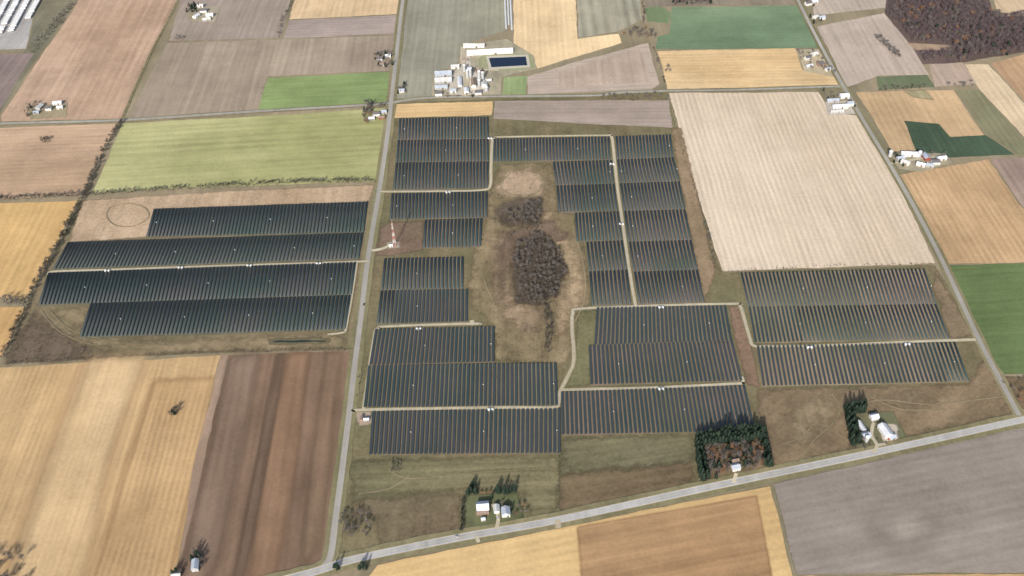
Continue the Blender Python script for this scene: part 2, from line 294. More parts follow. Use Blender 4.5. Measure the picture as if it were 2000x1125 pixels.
Fd('gravel pad at the solar entrance',[(690,800),(722,798),(728,830),(702,832)],(172,154,136),(160,142,124),stripe=0,name='gravel_pad',cat='pad',feather=4)
Fd('gravel pad around a mast',[(755,474),(780,472),(782,485),(754,487)],(174,162,144),(160,146,126),stripe=0,name='gravel_pad',cat='pad',feather=4)
# ------------------------------------------------ solar blocks
Q=[ # quad, ground colours
 ([(303,410),(716,396),(708,455),(288,464)],'L'),([(135,475),(707,457),(698,507),(106,527)],'L'),
 ([(97,535),(693,514),(684,577),(78,597)],'L'),([(180,594),(683,579),(672,645),(158,660)],'L'),
 ([(782,233),(952,230),(952,272),(779,274)],'C'),([(779,275.5),(952,273.5),(952,316),(775,318)],'C'),([(775,319.5),(952,317.5),(951,369),(770,372)],'C'),
 ([(767,380),(950,376),(949,426),(763,430)],'C'),([(832,432),(940,429),(937,483),(828,486)],'C'),
 ([(753,507),(903,504),(902,565),(746,568)],'G'),([(746,570),(911,567),(911,629),(738,634)],'G'),
 ([(735,645),(963,640),(963,708),(724,714)],'C'),([(722,716),(1084,711),(1087,793),(713,797)],'G'),([(730,806),(1092,800),(1092,886),(724,889)],'G'),
 ([(966,273),(1188,269),(1190,313),(965,317)],'C'),
 ([(1204,268),(1308,265),(1313,308),(1207,312)],'C'),([(1207,313.5),(1313,309.5),(1325,355),(1213,359)],'C'),([(1213,360.5),(1325,356.5),(1336,410),(1220,413)],'C'),
 ([(1221,414.5),(1336,411.5),(1348,470),(1229,473)],'R'),([(1230,474.5),(1348,471.5),(1360,529),(1239,531)],'R'),([(1240,533),(1361,530),(1373,592),(1250,595)],'R'),
 ([(1082,318),(1193,315),(1197,360),(1088,363)],'C'),([(1089,364.5),(1198,361.5),(1204,413),(1093,416)],'C'),([(1125,418),(1206,415),(1213,470),(1128,473)],'R'),
 ([(1147,475),(1214,472),(1222,528),(1153,531)],'R'),([(1153,532.5),(1223,529.5),(1230,596),(1158,598)],'R'),
 ([(1168,603),(1415,599),(1427,666),(1163,675)],'G'),([(1152,677),(1428,668),(1447,745),(1156,752)],'R'),([(1098,768),(1452,755),(1472,843),(1100,850)],'R'),
 ([(1448,535),(1803,527),(1826,595),(1463,600)],'T'),([(1464,601.5),(1826,596.5),(1852,663),(1476,670)],'T'),([(1480,678),(1863,671),(1890,746),(1492,755)],'T')]
gc={'L':((110,108,86),(98,100,77)),'C':((130,114,97),(112,104,84)),'G':((114,113,86),(126,112,92)),'R':((132,113,98),(112,105,82)),'T':((148,128,108),(124,116,92))}
PWD={'L':3.55,'C':3.25,'G':3.3,'R':3.1,'T':2.7}
gm={k:field_mat('array_grass_'+k,alb(a),alb(b),0,stripe=0,blotch=.15,fine=.12,mixscale=.012) for k,(a,b) in gc.items()}
m_pan,nt,b=newmat('solar_glass')
gg=nt.nodes.new('ShaderNodeNewGeometry'); nn=nt.nodes.new('ShaderNodeTexNoise'); nn.inputs['Scale'].default_value=.012; nn.inputs['Detail'].default_value=3
nt.links.new(gg.outputs['Position'],nn.inputs['Vector'])
rp=nt.nodes.new('ShaderNodeValToRGB'); rp.color_ramp.elements[0].position=.35; rp.color_ramp.elements[1].position=.65
rp.color_ramp.elements[0].color=(.036,.058,.056,1); rp.color_ramp.elements[1].color=(.062,.066,.070,1)
nt.links.new(nn.outputs[0],rp.inputs[0]); nt.links.new(rp.outputs[0],b.inputs['Base Color'])
b.inputs['Roughness'].default_value=.4; b.inputs['Specular IOR Level'].default_value=.5
m_steel=simple('galvanised_steel',(.42,.43,.44),.45,.5,metal=.5)
PITCH=5.4; TILT=math.radians(5); HZ=1.2
def rowgeo(L,PW,sh):
    V=[];Fc=[];M=[]
    c,s=math.cos(TILT),math.sin(TILT)
    v,f=box(-PW/2,PW/2,-L/2,L/2,.06,.11)
    V+=[(x*c+z*(-s),y+x*sh,HZ+x*s+z*c) for x,y,z in v]; Fc+=f; M+=[0]*6
    v,f=box(-.08,.08,-L/2+.2,L/2-.2,HZ-.15,HZ+.02); b0=len(V); V+=v; Fc+=[tuple(q+b0 for q in ff) for ff in f]; M+=[1]*6
    k=max(2,int(L/9))
    for i in range(k+1):
        y=-L/2+.4+(L-.8)*i/k
        v,f=box(-.07,.07,y-.07,y+.07,0,HZ-.16); b0=len(V); V+=v; Fc+=[tuple(q+b0 for q in ff) for ff in f]; M+=[1]*6
    return V,Fc,M
rows=[]; boxpos=[]
for q,k in Q:
    cx=sum(p[0] for p in q)/4; cy=sum(p[1] for p in q)/4
    sheet('array_ground',[((p[0]-cx)*1.012+cx,(p[1]-cy)*1.03+cy) for p in q],gm[k],'grass and bare soil beneath solar rows','ground',jit=.5)
    W=[Vector(S(p)) for p in q]
    wid=((W[1]-W[0]).length+(W[2]-W[3]).length)/2; n=max(3,round(wid/PITCH)); k0=random.randrange(16)
    sd=((W[1]-W[0]).normalized()+(W[2]-W[3]).normalized()).normalized(); sa_=math.atan2(sd.y,sd.x)
    for i in range(n+1):
        t=i/n; a=W[0].lerp(W[1],t); b_=W[3].lerp(W[2],t)
        an=math.atan2(a.y-b_.y,a.x-b_.x)-math.pi/2
        rows.append(((a+b_)/2,an,(a-b_).length+.6,PWD[k],math.tan(sa_-an)))
        if i%16==k0:
            p=b_.lerp(a,.5)+ (W[1]-W[0]).normalized()*2.7; boxpos.append(p)
rows.sort(key=lambda r:r[0].length)
GZ=zc[0]+.15
cache={}
def rkey(L,pw,sh): return (round(L*2)/2,pw,round(sh*25)/25)
for i,(c,an,L,pw,sh) in enumerate(rows[:300]):
    key=rkey(L,pw,sh)
    if key not in cache:
        V,Fc,M=rowgeo(*key); o=mk('solar_panel_row',V,Fc,[m_pan,m_steel],M); cache[key]=o.data
    else:
        o=bpy.data.objects.new('solar_panel_row',cache[key]); COL.objects.link(o)
    o.location=(c.x,c.y,GZ-.1); o.rotation_euler=(0,0,an)
    tag(o,'long dark solar panel row on steel posts over grass','solar panels',group='rows of solar panels in the arrays')
AV=[];AQ=[];AM=[];nb=0; gcache={}
for c,an,L,pw,sh in rows[300:]:
    key=rkey(L,pw,sh)
    if key not in gcache:
        V,Fc,M=rowgeo(*key); gcache[key]=(np.array(V),np.array(Fc),np.array(M))
    V,Fc,M=gcache[key]; ca,sa=math.cos(an),math.sin(an)
    X=np.stack([V[:,0]*ca-V[:,1]*sa+c.x,V[:,0]*sa+V[:,1]*ca+c.y,V[:,2]+GZ-.1],1)
    AV.append(X);AQ.append(Fc+nb);AM.append(M);nb+=len(V)
o=quadmesh('solar_panel_row',np.concatenate(AV),np.concatenate(AQ),[m_pan,m_steel],np.concatenate(AM))
tag(o,'many dark solar panel rows on steel posts','solar panels','stuff','rows of solar panels in the arrays')
# ------------------------------------------------ roads
m_road=field_mat('asphalt_road',alb((162,156,148)),alb((150,144,136)),0,stripe=0,blotch=.08,fine=.06)
m_hwy=field_mat('pale_asphalt',alb((168,170,168)),alb((156,158,156)),0,stripe=0,blotch=.08,fine=.06)
m_dirt=field_mat('gravel_track',alb((188,176,152)),alb((172,158,134)),0,stripe=0,blotch=.12,fine=.1)
m_verge=field_mat('verge_grass',alb((134,124,95)),alb((118,112,82)),0,stripe=0,blotch=.2,fine=.15)
m_rut=field_mat('worn_grass_rut',alb((146,130,104)),alb((124,112,86)),0,stripe=0,blotch=.2,fine=.2)
m_paint=simple('white_paint',(.75,.75,.73)); m_yel=simple('yellow_paint',(.7,.5,.08))
def smooth(P,n=6):
    out=[]
    for i in range(len(P)-1):
        p0=P[max(i-1,0)];p1=P[i];p2=P[i+1];p3=P[min(i+2,len(P)-1)]
        for k in range(n):
            t=k/n
            out.append(tuple(.5*((2*p1[j])+(-p0[j]+p2[j])*t+(2*p0[j]-5*p1[j]+4*p2[j]-p3[j])*t*t+(-p0[j]+3*p1[j]-3*p2[j]+p3[j])*t**3) for j in (0,1)))
    out.append(P[-1]); return out
rz=[zc[0]+.01]
def ribbon(name,P,w,mat,label,z=None,offs=0,sm=True,cat='road',jit=0):
    if z is None: rz[0]+=.004; z=rz[0]
    W=[Vector(S(p)) for p in (smooth(P) if sm else P)]
    V=[];Fc=[]; o0=W[0]
    for i,p in enumerate(W):
        d=(W[min(i+1,len(W)-1)]-W[max(i-1,0)]).normalized(); nrm=Vector((-d.y,d.x)); j=random.uniform(-jit,jit)
        a=p+nrm*(offs+w/2+j)-o0; b_=p+nrm*(offs-w/2+j*.5)-o0
        V+=[(a.x,a.y,0),(b_.x,b_.y,0)]
    for i in range(len(W)-1): Fc.append((2*i+1,2*i+3,2*i+2,2*i))
    o=mk(name,V,Fc,mat,loc=(o0.x,o0.y,z)); tag(o,label,cat,'structure'); return o
for P in ([(1560,905),(1590,860),(1625,830),(1640,800),(1625,770)],[(1520,870),(1570,850),(1600,800),(1580,770)],[(1640,800),(1720,782),(1820,790),(1960,775)],
   [(80,606),(120,650),(200,678),(300,684)],[(95,604),(140,645),(230,668),(340,676)],[(1700,775),(1760,800),(1850,800)],
   [(760,920),(800,935),(900,925),(1080,915)],[(700,965),(760,955),(800,930)],[(1000,335),(1045,335),(1062,355),(1045,378),(1000,380),(978,362),(1000,335)],
   [(215,405),(250,398),(282,406),(290,425),(262,442),(225,440),(208,422),(215,405)],[(930,500),(950,560),(975,610),(1000,660),(1050,690)],[(1120,450),(1140,520),(1140,590),(1110,650)]):
    ribbon('wheel_track',P,1.6,m_rut,'faint worn wheel track through dry grass',cat='track',jit=.3)
NSR=[(806,-110),(787,0),(776,95),(765,190),(756,270),(741,370),(718,510),(705,620),(692,720),(683,800),(668,920),(656,1010),(646,1085),(632,1108)]
HWY=[(430,1165),(590,1124),(640,1109),(700,1091),(900,1050),(1090,1016),(1400,949),(1700,886),(1990,822),(2120,795),(2500,715)]
ER=[(1505,-110),(1560,4),(1600,84),(1645,165),(1690,242),(1750,342),(1800,432),(1846,522),(1910,660),(1952,740),(1990,812)]
EWR=[(-300,254),(0,242),(240,235),(500,218),(710,206),(765,201)]
EWR2=[(765,201),(830,192),(960,189),(1160,187),(1200,182),(1300,178),(1440,176),(1640,169)]
for P,w in ((NSR,18),(ER,14),(EWR,12),(EWR2,12),(HWY,22)): ribbon('road_verge',P,w,m_verge,'grassy verge along a country road',cat='verge',jit=1.2)
ribbon('dirt_track',[(372,-80),(346,4),(290,114),(238,234)],5,m_verge,'dark farm lane between fields',cat='track')
ribbon('country_road',NSR,7.0,m_road,'pale asphalt country road between fields')
ribbon('country_road',ER,6.0,m_road,'pale asphalt country road between fields')
ribbon('country_road',EWR,6.2,m_road,'pale asphalt country road between fields')
ribbon('country_road',EWR2,5.6,m_road,'grey country road past a dairy farm')
ribbon('highway',HWY,10,m_dirt,'gravel shoulders of a highway')
ribbon('highway',HWY,7.8,m_hwy,'two lane highway with painted lines')
ribbon('road_marking',HWY,.3,m_yel,'yellow highway centre line',cat='road marking')
for s in (-3.6,3.6): ribbon('road_marking',HWY,.2,m_paint,'white highway edge line',offs=s,cat='road marking')
TR=[([(720,511),(600,515),(400,521),(200,528),(105,531),(96,538)],4.0),([(697,512),(690,560),(676,640),(670,650),(640,654)],3),
([(742,375),(880,374),(940,372),(957,364),(959,330),(961,282),(966,270),(990,268),(1180,265),(1194,268),(1198,290),(1205,360),(1218,450),(1228,520),(1241,597)],4.2),
([(690,803),(722,801),(960,797),(1075,797),(1090,788),(1094,765),(1112,730),(1121,700),(1117,640),(1119,612),(1130,604),(1240,599),(1430,594),(1445,598),(1454,625),(1464,660),(1472,676),(1500,677),(1600,676),(1760,669),(1905,664)],4.2),
([(710,800),(716,760),(731,660),(738,642),(760,638),(920,633),(938,636)],4.0),([(1095,762),(1200,760),(1300,757),(1440,750),(1451,748),(1448,736)],4.0),
([(922,626),(922,636)],5),([(726,490),(745,487),(765,478)],5),
([(970,1034),(973,1010),(962,985)],4),([(1706,885),(1712,870),(1702,850),(1706,826)],4),([(1712,870),(1730,868)],4),
([(1432,944),(1438,925)],4),([(905,92),(904,120),(912,150),(908,188)],9),([(940,108),(925,125),(935,135),(975,138)],5),
([(1090,1016),(1090,1032)],6),([(930,1048),(935,1060)],4),([(1640,200),(1660,198),(1672,205)],5),([(1740,320),(1830,306),(1850,310)],5)]
for P,w in TR[:8]:
    ribbon('gravel_track',P,w+2.5,m_verge,'grass edge of a gravel track',cat='verge',jit=.5)
for P,w in TR:
    ribbon('gravel_track',P,w,m_dirt,'pale gravel service track',cat='track',jit=.2)
m_water,nt,b=newmat('pond_water'); b.inputs['Base Color'].default_value=(.010,.016,.034,1); b.inputs['Roughness'].default_value=.12
m_liner=simple('pale_gravel_bank',alb((186,178,158)))
sheet('pond_bank',[(949,110),(1032,107),(1036,132),(955,137)],m_liner,'pale gravel bank around the pond','bank',jit=.2)
zc[0]+=.05; sheet('pond',[(955,114),(1027,111),(1030,128),(960,132)],m_water,'dark blue rectangular manure pond','pond',jit=.1)
zc[0]=.52
sheet('ditch_bank',[(524,664),(560,661),(644,661),(644,670),(560,674),(526,673)],field_mat('ditch_bank_mat',alb((100,98,70)),alb((116,106,80)),0,stripe=0,feather=7,fine=.2),'green weedy bank of a ditch','bank',feather=7)
m_water2,nt,b=newmat('ditch_water'); b.inputs['Base Color'].default_value=(.03,.034,.028,1); b.inputs['Roughness'].default_value=.4
sheet('ditch_pond',[(534,666.5),(548,665),(575,665.6),(600,664.6),(620,665.6),(638,665),(636,667.6),(600,668.4),(575,669.6),(550,669),(536,669.4)],m_water2,'dark narrow ditch pond in grass','pond',jit=.5,step=6)
# ------------------------------------------------ vegetation
def leafmat(name,c,c2,spread=.3):
    m,nt,b=newmat(name); N=nt.nodes.new; L=nt.links.new
    g=N('ShaderNodeNewGeometry'); n=N('ShaderNodeTexNoise'); n.inputs['Scale'].default_value=.2; n.inputs['Detail'].default_value=4
    L(g.outputs['Position'],n.inputs['Vector']); r=N('ShaderNodeValToRGB'); r.color_ramp.elements[0].position=.35; r.color_ramp.elements[1].position=.65
    r.color_ramp.elements[0].color=c+(1,); r.color_ramp.elements[1].color=c2+(1,)
    L(n.outputs[0],r.inputs[0]); L(r.outputs[0],b.inputs['Base Color']); b.inputs['Roughness'].default_value=.9; b.inputs['Specular IOR Level'].default_value=.15
    return m
m_bark=simple('bark',(.15,.13,.115),.9,.1)
m_bare=leafmat('bare_twigs',(.105,.092,.083),(.215,.19,.172))
m_red=leafmat('purple_twigs',(.10,.072,.08),(.165,.125,.13))
m_rust=leafmat('rust_leaves',(.22,.11,.06),(.32,.19,.11))
m_con=leafmat('conifer_needles',(.014,.026,.018),(.035,.052,.034))
m_hed=leafmat('hedge_twigs',(.065,.062,.045),(.13,.11,.085))
def limb(V,Fc,a,b,r0,r1,n=5):
    a=np.array(a);b=np.array(b);d=b-a;d=d/np.linalg.norm(d); u=np.cross(d,[0.3,1,.2]);u/=np.linalg.norm(u);w=np.cross(d,u); s=len(V)
    for p,r in((a,r0),(b,r1)):
        for k in range(n):
            t=2*math.pi*k/n; V.append(tuple(p+r*(math.cos(t)*u+math.sin(t)*w)))
    for k in range(n): Fc.append((s+k,s+(k+1)%n,s+n+(k+1)%n,s+n+k))
def tree_t(kind,seed):
    r=random.Random(seed); tv=[];tf=[];cv=[];cf=[]
    if kind=='conifer':
        h=11; limb(tv,tf,(0,0,-.3),(0,0,h*.9),.28,.05,6)
        for i in range(380):
            t=r.random()**.85; z=.6+t*(h-.6); rad=(1-t)**.85*3.1*(.75+.3*math.sin(i*2.4+seed))+.15
            a=r.random()*6.283; rr=rad*math.sqrt(r.uniform(.2,1)); x,y=rr*math.cos(a),rr*math.sin(a)
            L=1.0*(1.2-t*.6); ca,sa=math.cos(a),math.sin(a); wd=.5; dz=-.45
            s=len(cv); cv+=[(x-sa*wd,y+ca*wd,z),(x+sa*wd,y-ca*wd,z+.15),(x+ca*L+sa*wd*.3,y+sa*L-ca*wd*.3,z+dz),(x+ca*L-sa*wd*.3,y+sa*L+ca*wd*.3,z+dz)]
            cf.append((s,s+1,s+2,s+3))
    else:
        h={'bare':9,'shrub':3.6}[kind]; th=h*.4
        limb(tv,tf,(0,0,-.3),(0,0,th),.3*h/9,.2*h/9,6)
        blobs=[]
        for i in range(9):
            a=i*.8+r.random()*.8; rad=r.uniform(.6,3.0)*h/9; z=h*r.uniform(.45,.9)
            c=(rad*math.cos(a),rad*math.sin(a),z); limb(tv,tf,(0,0,th*r.uniform(.7,1)),c,.13*h/9,.04*h/9,4); blobs.append((c,r.uniform(.9,1.9)*h/9))
        nq=250 if kind=='bare' else 110
        for i in range(nq):
            c,R=r.choice(blobs); d=Vector((r.gauss(0,1),r.gauss(0,1),r.gauss(0,1)+.2)).normalized(); p=Vector(c)+d*R*r.uniform(.1,1.1)
            e=(d+Vector((r.gauss(0,.6),r.gauss(0,.6),r.gauss(.3,.6)))).normalized(); sd=e.cross(Vector((r.gauss(0,1),r.gauss(0,1),r.gauss(0,1)))).normalized()
            L=r.uniform(.6,1.5)*(h/9)**.6; w=r.uniform(.07,.18)*(h/9)**.1
            s=len(cv)
            for q in (p-sd*w,p+sd*w,p+sd*w*.5+e*L,p-sd*w*.5+e*L): cv.append(tuple(q))
            cf.append((s,s+1,s+2,s+3))
    return (np.array(tv),np.array(tf),np.array(cv),np.array(cf))
TPL={k:[tree_t(k,s*11+3) for s in range(5)] for k in('bare','conifer','shrub')}
def mass(name,items,mats,label,cat,kind='stuff'):
    AV=[];AQ=[];AM=[];nb=0
    ox=sum(i[0] for i in items)/len(items); oy=sum(i[1] for i in items)/len(items)
    for x,y,k,s,mi in items:
        tv,tf,cv,cf=random.choice(TPL[k]); a=random.random()*6.28; ca,sa=math.cos(a),math.sin(a); sz=s*random.uniform(.85,1.2)
        for V,Fq,m in((tv,tf,0),(cv,cf,mi)):
            X=np.stack([(V[:,0]*ca-V[:,1]*sa)*s+x-ox,(V[:,0]*sa+V[:,1]*ca)*s+y-oy,V[:,2]*sz],1)
            AV.append(X);AQ.append(Fq+nb);AM.append(np.full(len(Fq),m));nb+=len(V)
    o=quadmesh(name,np.concatenate(AV),np.concatenate(AQ),mats,np.concatenate(AM),loc=(ox,oy,GZ-.15)); tag(o,label,cat,kind); return o
VM=[m_bark,m_bare,m_red,m_rust,m_con,m_hed]
def pip(x,y,P):
    c=False
    for i in range(len(P)):
        x1,y1=P[i];x2,y2=P[i-1]
        if (y1>y)!=(y2>y) and x<(x2-x1)*(y-y1)/(y2-y1)+x1: c=not c
    return c
def scatter(pts,spacing,jit=.45,keep=1.0):
    P=[S(p) for p in pts]; xs=[p[0] for p in P];ys=[p[1] for p in P]; out=[]
    y=min(ys)
    while y<max(ys):
        x=min(xs)
        while x<max(xs):
            a=x+random.uniform(-jit,jit)*spacing*1.6;b=y+random.uniform(-jit,jit)*spacing*1.6
            if random.random()<keep and pip(a,b,P): out.append((a,b))
            x+=spacing
        y+=spacing
    return out
def pick(w): return random.choices([k for k,_ in w],[v for _,v in w])[0]
def wood(pts,spacing,kinds,label,name='woodland',sc=(.7,1.2),keep=1):
    it=[]
    for x,y in scatter(pts,spacing,keep=keep):
        k,m=pick(kinds); it.append((x,y,k,random.uniform(*sc),m))
    return mass(name,it,VM,label,'woodland' if name=='woodland' else 'bushes')
wood([(1740,-30),(1912,-30),(1935,28),(2080,32),(2090,98),(2000,100),(1955,112),(1910,110),(1880,122),(1850,114),(1804,123),(1796,104),(1862,100),(1862,84),(1780,82),(1768,60),(1732,28)],6.2,[(('bare',2),8),(('bare',1),2),(('bare',3),.5),(('conifer',4),.2)],'bare purple brown deciduous wood',sc=(.6,1.35))
wood([(1006,480),(1025,470),(1040,455),(1062,458),(1078,480),(1098,492),(1112,530),(1094,545),(1098,565),(1070,592),(1040,598),(1004,590),(1010,560),(1000,520)],4.8,[(('bare',1),6),(('shrub',5),2),(('shrub',1),2),(('bare',5),1)],'bare grey trees in a marshy hollow',sc=(.35,.95),keep=.9)
wood([(1022,408),(1045,388),(1058,390),(1060,442),(1040,444),(1018,436)],4.2,[(('bare',1),3),(('bare',5),2),(('shrub',5),3)],'bare scrub trees in marsh',sc=(.4,.9),keep=.95)
wood([(975,425),(1005,404),(1030,400),(1040,442),(992,440)],3.8,[(('bare',1),1),(('shrub',5),6),(('shrub',2),2)],'low marsh brush',name='thicket',sc=(.4,1.1),keep=.85)
wood([(1020,440),(1058,440),(1070,462),(1040,462),(1000,485),(995,460)],4.5,[(('bare',1),1),(('shrub',5),4),(('shrub',1),3)],'low marsh brush',name='thicket',sc=(.3,.9),keep=.6)
wood([(1060,592),(1074,592),(1082,640),(1076,695),(1062,692),(1066,640)],3.4,[(('bare',5),1),(('shrub',1),2),(('shrub',5),5)],'low thicket along a ditch',name='thicket',sc=(.6,1.2))
wood([(960,350),(1080,322),(1122,430),(1150,560),(1115,640),(1112,700),(968,704),(925,600),(930,490)],7.5,[(('shrub',1),4),(('shrub',5),3),(('shrub',2),1)],'scattered low brush in dry meadow',name='thicket',sc=(.15,.6),keep=.5)
wood([(1480,762),(1895,752),(1970,800),(1760,850),(1515,912)],12,[(('shrub',1),4),(('shrub',5),3)],'scattered weeds in rough meadow',name='weeds',sc=(.12,.35),keep=.35)
wood([(690,905),(1350,855),(1360,940),(1090,1000),(750,1060),(690,1060)],11,[(('shrub',1),4),(('shrub',5),3)],'scattered weeds in rough meadow',name='weeds',sc=(.12,.35),keep=.35)
wood([(1172,188),(1300,182),(1304,196),(1180,200)],7,[(('bare',1),5),(('shrub',5),3)],'loose roadside thicket of bare trees',name='thicket',sc=(.6,1),keep=.8)
wood([(1704,72),(1716,72),(1764,112),(1752,116)],5.5,[(('bare',1),5)],'narrow strip of bare trees',name='thicket',sc=(.6,1))
wood([(1308,-40),(1392,-40),(1388,10),(1312,12)],7,[(('bare',2),5),(('conifer',4),1)],'bare dark woodlot',sc=(.7,1.1))
wood([(1210,72),(1250,55),(1285,66),(1282,76),(1240,74)],8,[(('bare',1),5),(('bare',3),1)],'loose bare trees by fields',name='thicket',keep=.7)
wood([(668,1000),(700,1000),(728,1010),(722,1050),(680,1050),(664,1030)],4.5,[(('bare',1),6),(('shrub',5),3)],'clump of bare grey trees',name='thicket',sc=(.5,.85),keep=.9)
wood([(764,898),(782,898),(786,922),(764,924)],3,[(('shrub',1),6)],'round patch of bare shrubs',name='thicket',sc=(.5,.8))
wood([(-60,1085),(40,1085),(60,1120),(40,1170),(-60,1170)],6,[(('bare',1),6),(('shrub',5),2)],'bare tree clump at field edge',name='thicket',keep=.6)
wood([(52,97),(90,60),(150,-10),(162,-10),(100,70),(64,108)],6,[(('bare',1),3),(('shrub',5),5)],'scrubby tree strip',name='thicket',sc=(.6,1),keep=.8)
wood([(0,582),(50,586),(52,598),(0,598)],4.5,[(('shrub',5),5),(('bare',1),1)],'dark brush between stubble fields',name='thicket',sc=(.6,1))
wood([(1950,740),(2060,740),(2060,775),(1988,788)],7,[(('bare',3),2),(('shrub',5),5),(('bare',1),4)],'rusty scrub trees',name='thicket',sc=(.5,.9),keep=.7)
wood([(1716,172),(1812,168),(1814,174),(1718,180)],5,[(('shrub',5),5),(('bare',1),1)],'green brush strip',name='thicket',sc=(.6,1),keep=.8)
wood([(10,695),(60,625),(120,665),(190,695),(20,708)],6.5,[(('shrub',5),3),(('shrub',1),5),(('bare',1),.3)],'low wetland scrub',name='thicket',sc=(.3,.8),keep=.6)
def hedge(P,spacing,width,kinds,label,sc=(.6,1.1),keep=1):
    W=[Vector(S(p)) for p in P]; it=[]
    for a,b in zip(W[:-1],W[1:]):
        L=(b-a).length; n=int(L/spacing); d=(b-a)/L
        for i in range(n):
            if random.random()>keep: continue
            p=a+d*(i+random.random())*spacing+Vector((-d.y,d.x))*random.uniform(-width,width)
            k,m=pick(kinds); it.append((p.x,p.y,k,random.uniform(*sc),m))
    return mass('hedgerow',it,VM,label,'hedge')
HB=[(('bare',5),5),(('bare',1),2),(('shrub',5),5)]
hedge([(238,238),(205,290),(165,380),(125,460),(85,530),(55,590),(5,700)],1.9,3,HB,'dark hedgerow of bare trees between fields',sc=(.5,1.0))
hedge([(-200,396),(0,391),(160,383),(300,373),(480,363),(600,357),(735,355)],2,3,HB,'dark hedgerow of bare trees along pasture',sc=(.5,.95))
hedge([(8,712),(250,698),(400,690),(690,684)],2.6,1.5,[(('shrub',5),5),(('shrub',1),3)],'low brush line beside a ditch',sc=(.4,.8))
hedge([(1307,190),(1340,320),(1375,430)],5,1,[(('shrub',5),5),(('shrub',1),5)],'sparse brush fence line',sc=(.4,.8),keep=.6)
hedge([(1375,430),(1395,520),(1408,535)],3,3,[(('shrub',5),5),(('bare',1),2)],'brush along field corner',sc=(.4,.8))
hedge([(1408,532),(1600,521),(1826,517)],4,1.5,[(('shrub',3),1),(('shrub',1),5),(('shrub',5),3)],'thin brush line beside beige field',sc=(.4,.8),keep=.7)
hedge([(545,75),(552,40),(572,2),(580,-30)],3.5,1.5,HB,'short hedgerow between fields',sc=(.4,.8),keep=.8)
hedge([(346,4),(290,114),(238,234)],4,1.5,[(('shrub',5),5),(('shrub',1),5)],'brush along a farm lane',sc=(.3,.7),keep=.7)
hedge([(1275,92),(1288,130),(1300,170)],5,1.5,HB,'brush fence line between fields',sc=(.4,.8),keep=.7)
hedge([(1510,948),(1555,1124)],4,.7,[(('shrub',1),5)],'thin weedy field edge',sc=(.2,.4))
hedge([(1092,890),(1091,1000)],3,.7,[(('shrub',1),5),(('shrub',5),5)],'thin weedy fence line',sc=(.25,.5),keep=.8)
hedge([(680,975),(740,978),(770,955),(1090,900)],4,.7,[(('shrub',1),5)],'thin weedy line across meadow',sc=(.15,.3),keep=.5)
hedge([(1254,2),(1258,20),(1256,48)],5,2,HB,'bare trees by meadow',sc=(.5,.9))
hedge([(500,214),(522,150)],5,1,[(('shrub',5),5)],'low field edge brush',sc=(.3,.5),keep=.5)
hedge([(1088,140),(1180,108),(1262,84)],6,1,[(('shrub',1),5)],'weedy farm lane edge',sc=(.3,.5),keep=.5)
# individual trees
TM={}
NAMES={'conifer':('conifer_tree','dark green conifer tree by a homestead'),'bare':('bare_tree','leafless grey brown tree on grass'),'rust':('autumn_tree','tree with rusty autumn leaves on grass'),'shrub':('shrub','low bare shrub on grass'),'dark':('field_tree','dark bare tree alone in stubble field')}
CNT={}
def tree(x,y,kind,s,group='trees around the homesteads'):
    CNT[kind]=CNT.get(kind,0)+1
    base='bare' if kind in('rust','dark') else kind
    v=random.randrange(5); key=(kind,v)
    if key not in TM:
        tv,tf,cv,cf=TPL[base][v]; mt={'conifer':m_con,'bare':m_bare,'rust':m_rust,'shrub':m_hed,'dark':m_hed}[kind]
        a=bpy.data.meshes.new('trunk'); a.from_pydata(tv.tolist(),[],tf.tolist()); a.materials.append(m_bark)
        b=bpy.data.meshes.new('crown'); b.from_pydata(cv.tolist(),[],cf.tolist()); b.materials.append(mt); TM[key]=(a,b)
    e=bpy.data.objects.new(NAMES[kind][0],None); e.empty_display_size=1; e.location=(x,y,GZ-.1); e.rotation_euler=(0,0,random.random()*6.28); e.scale=(s,s,s*random.uniform(.9,1.15)); COL.objects.link(e)
    tag(e,NAMES[kind][1],'tree' if kind!='shrub' else 'shrub',group=group)
    for nm,me in zip(('trunk','crown'),TM[key]):
        c=bpy.data.objects.new(nm,me); c.parent=e; COL.objects.link(c)
def line(P,sp,kind,s,wid=1.5):
    W=[Vector(S(p)) for p in P]
    for a,b in zip(W[:-1],W[1:]):
        L=(b-a).length; n=max(1,int(L/sp))
        for i in range(n):
            p=a.lerp(b,(i+.5)/n); tree(p.x+random.uniform(-wid,wid),p.y+random.uniform(-wid,wid),kind,s*random.uniform(.75,1.2))
def patch(P,sp,kinds,s,keep=1):
    for x,y in scatter(P,sp,keep=keep): tree(x,y,pick(kinds),s*random.uniform(.75,1.2))
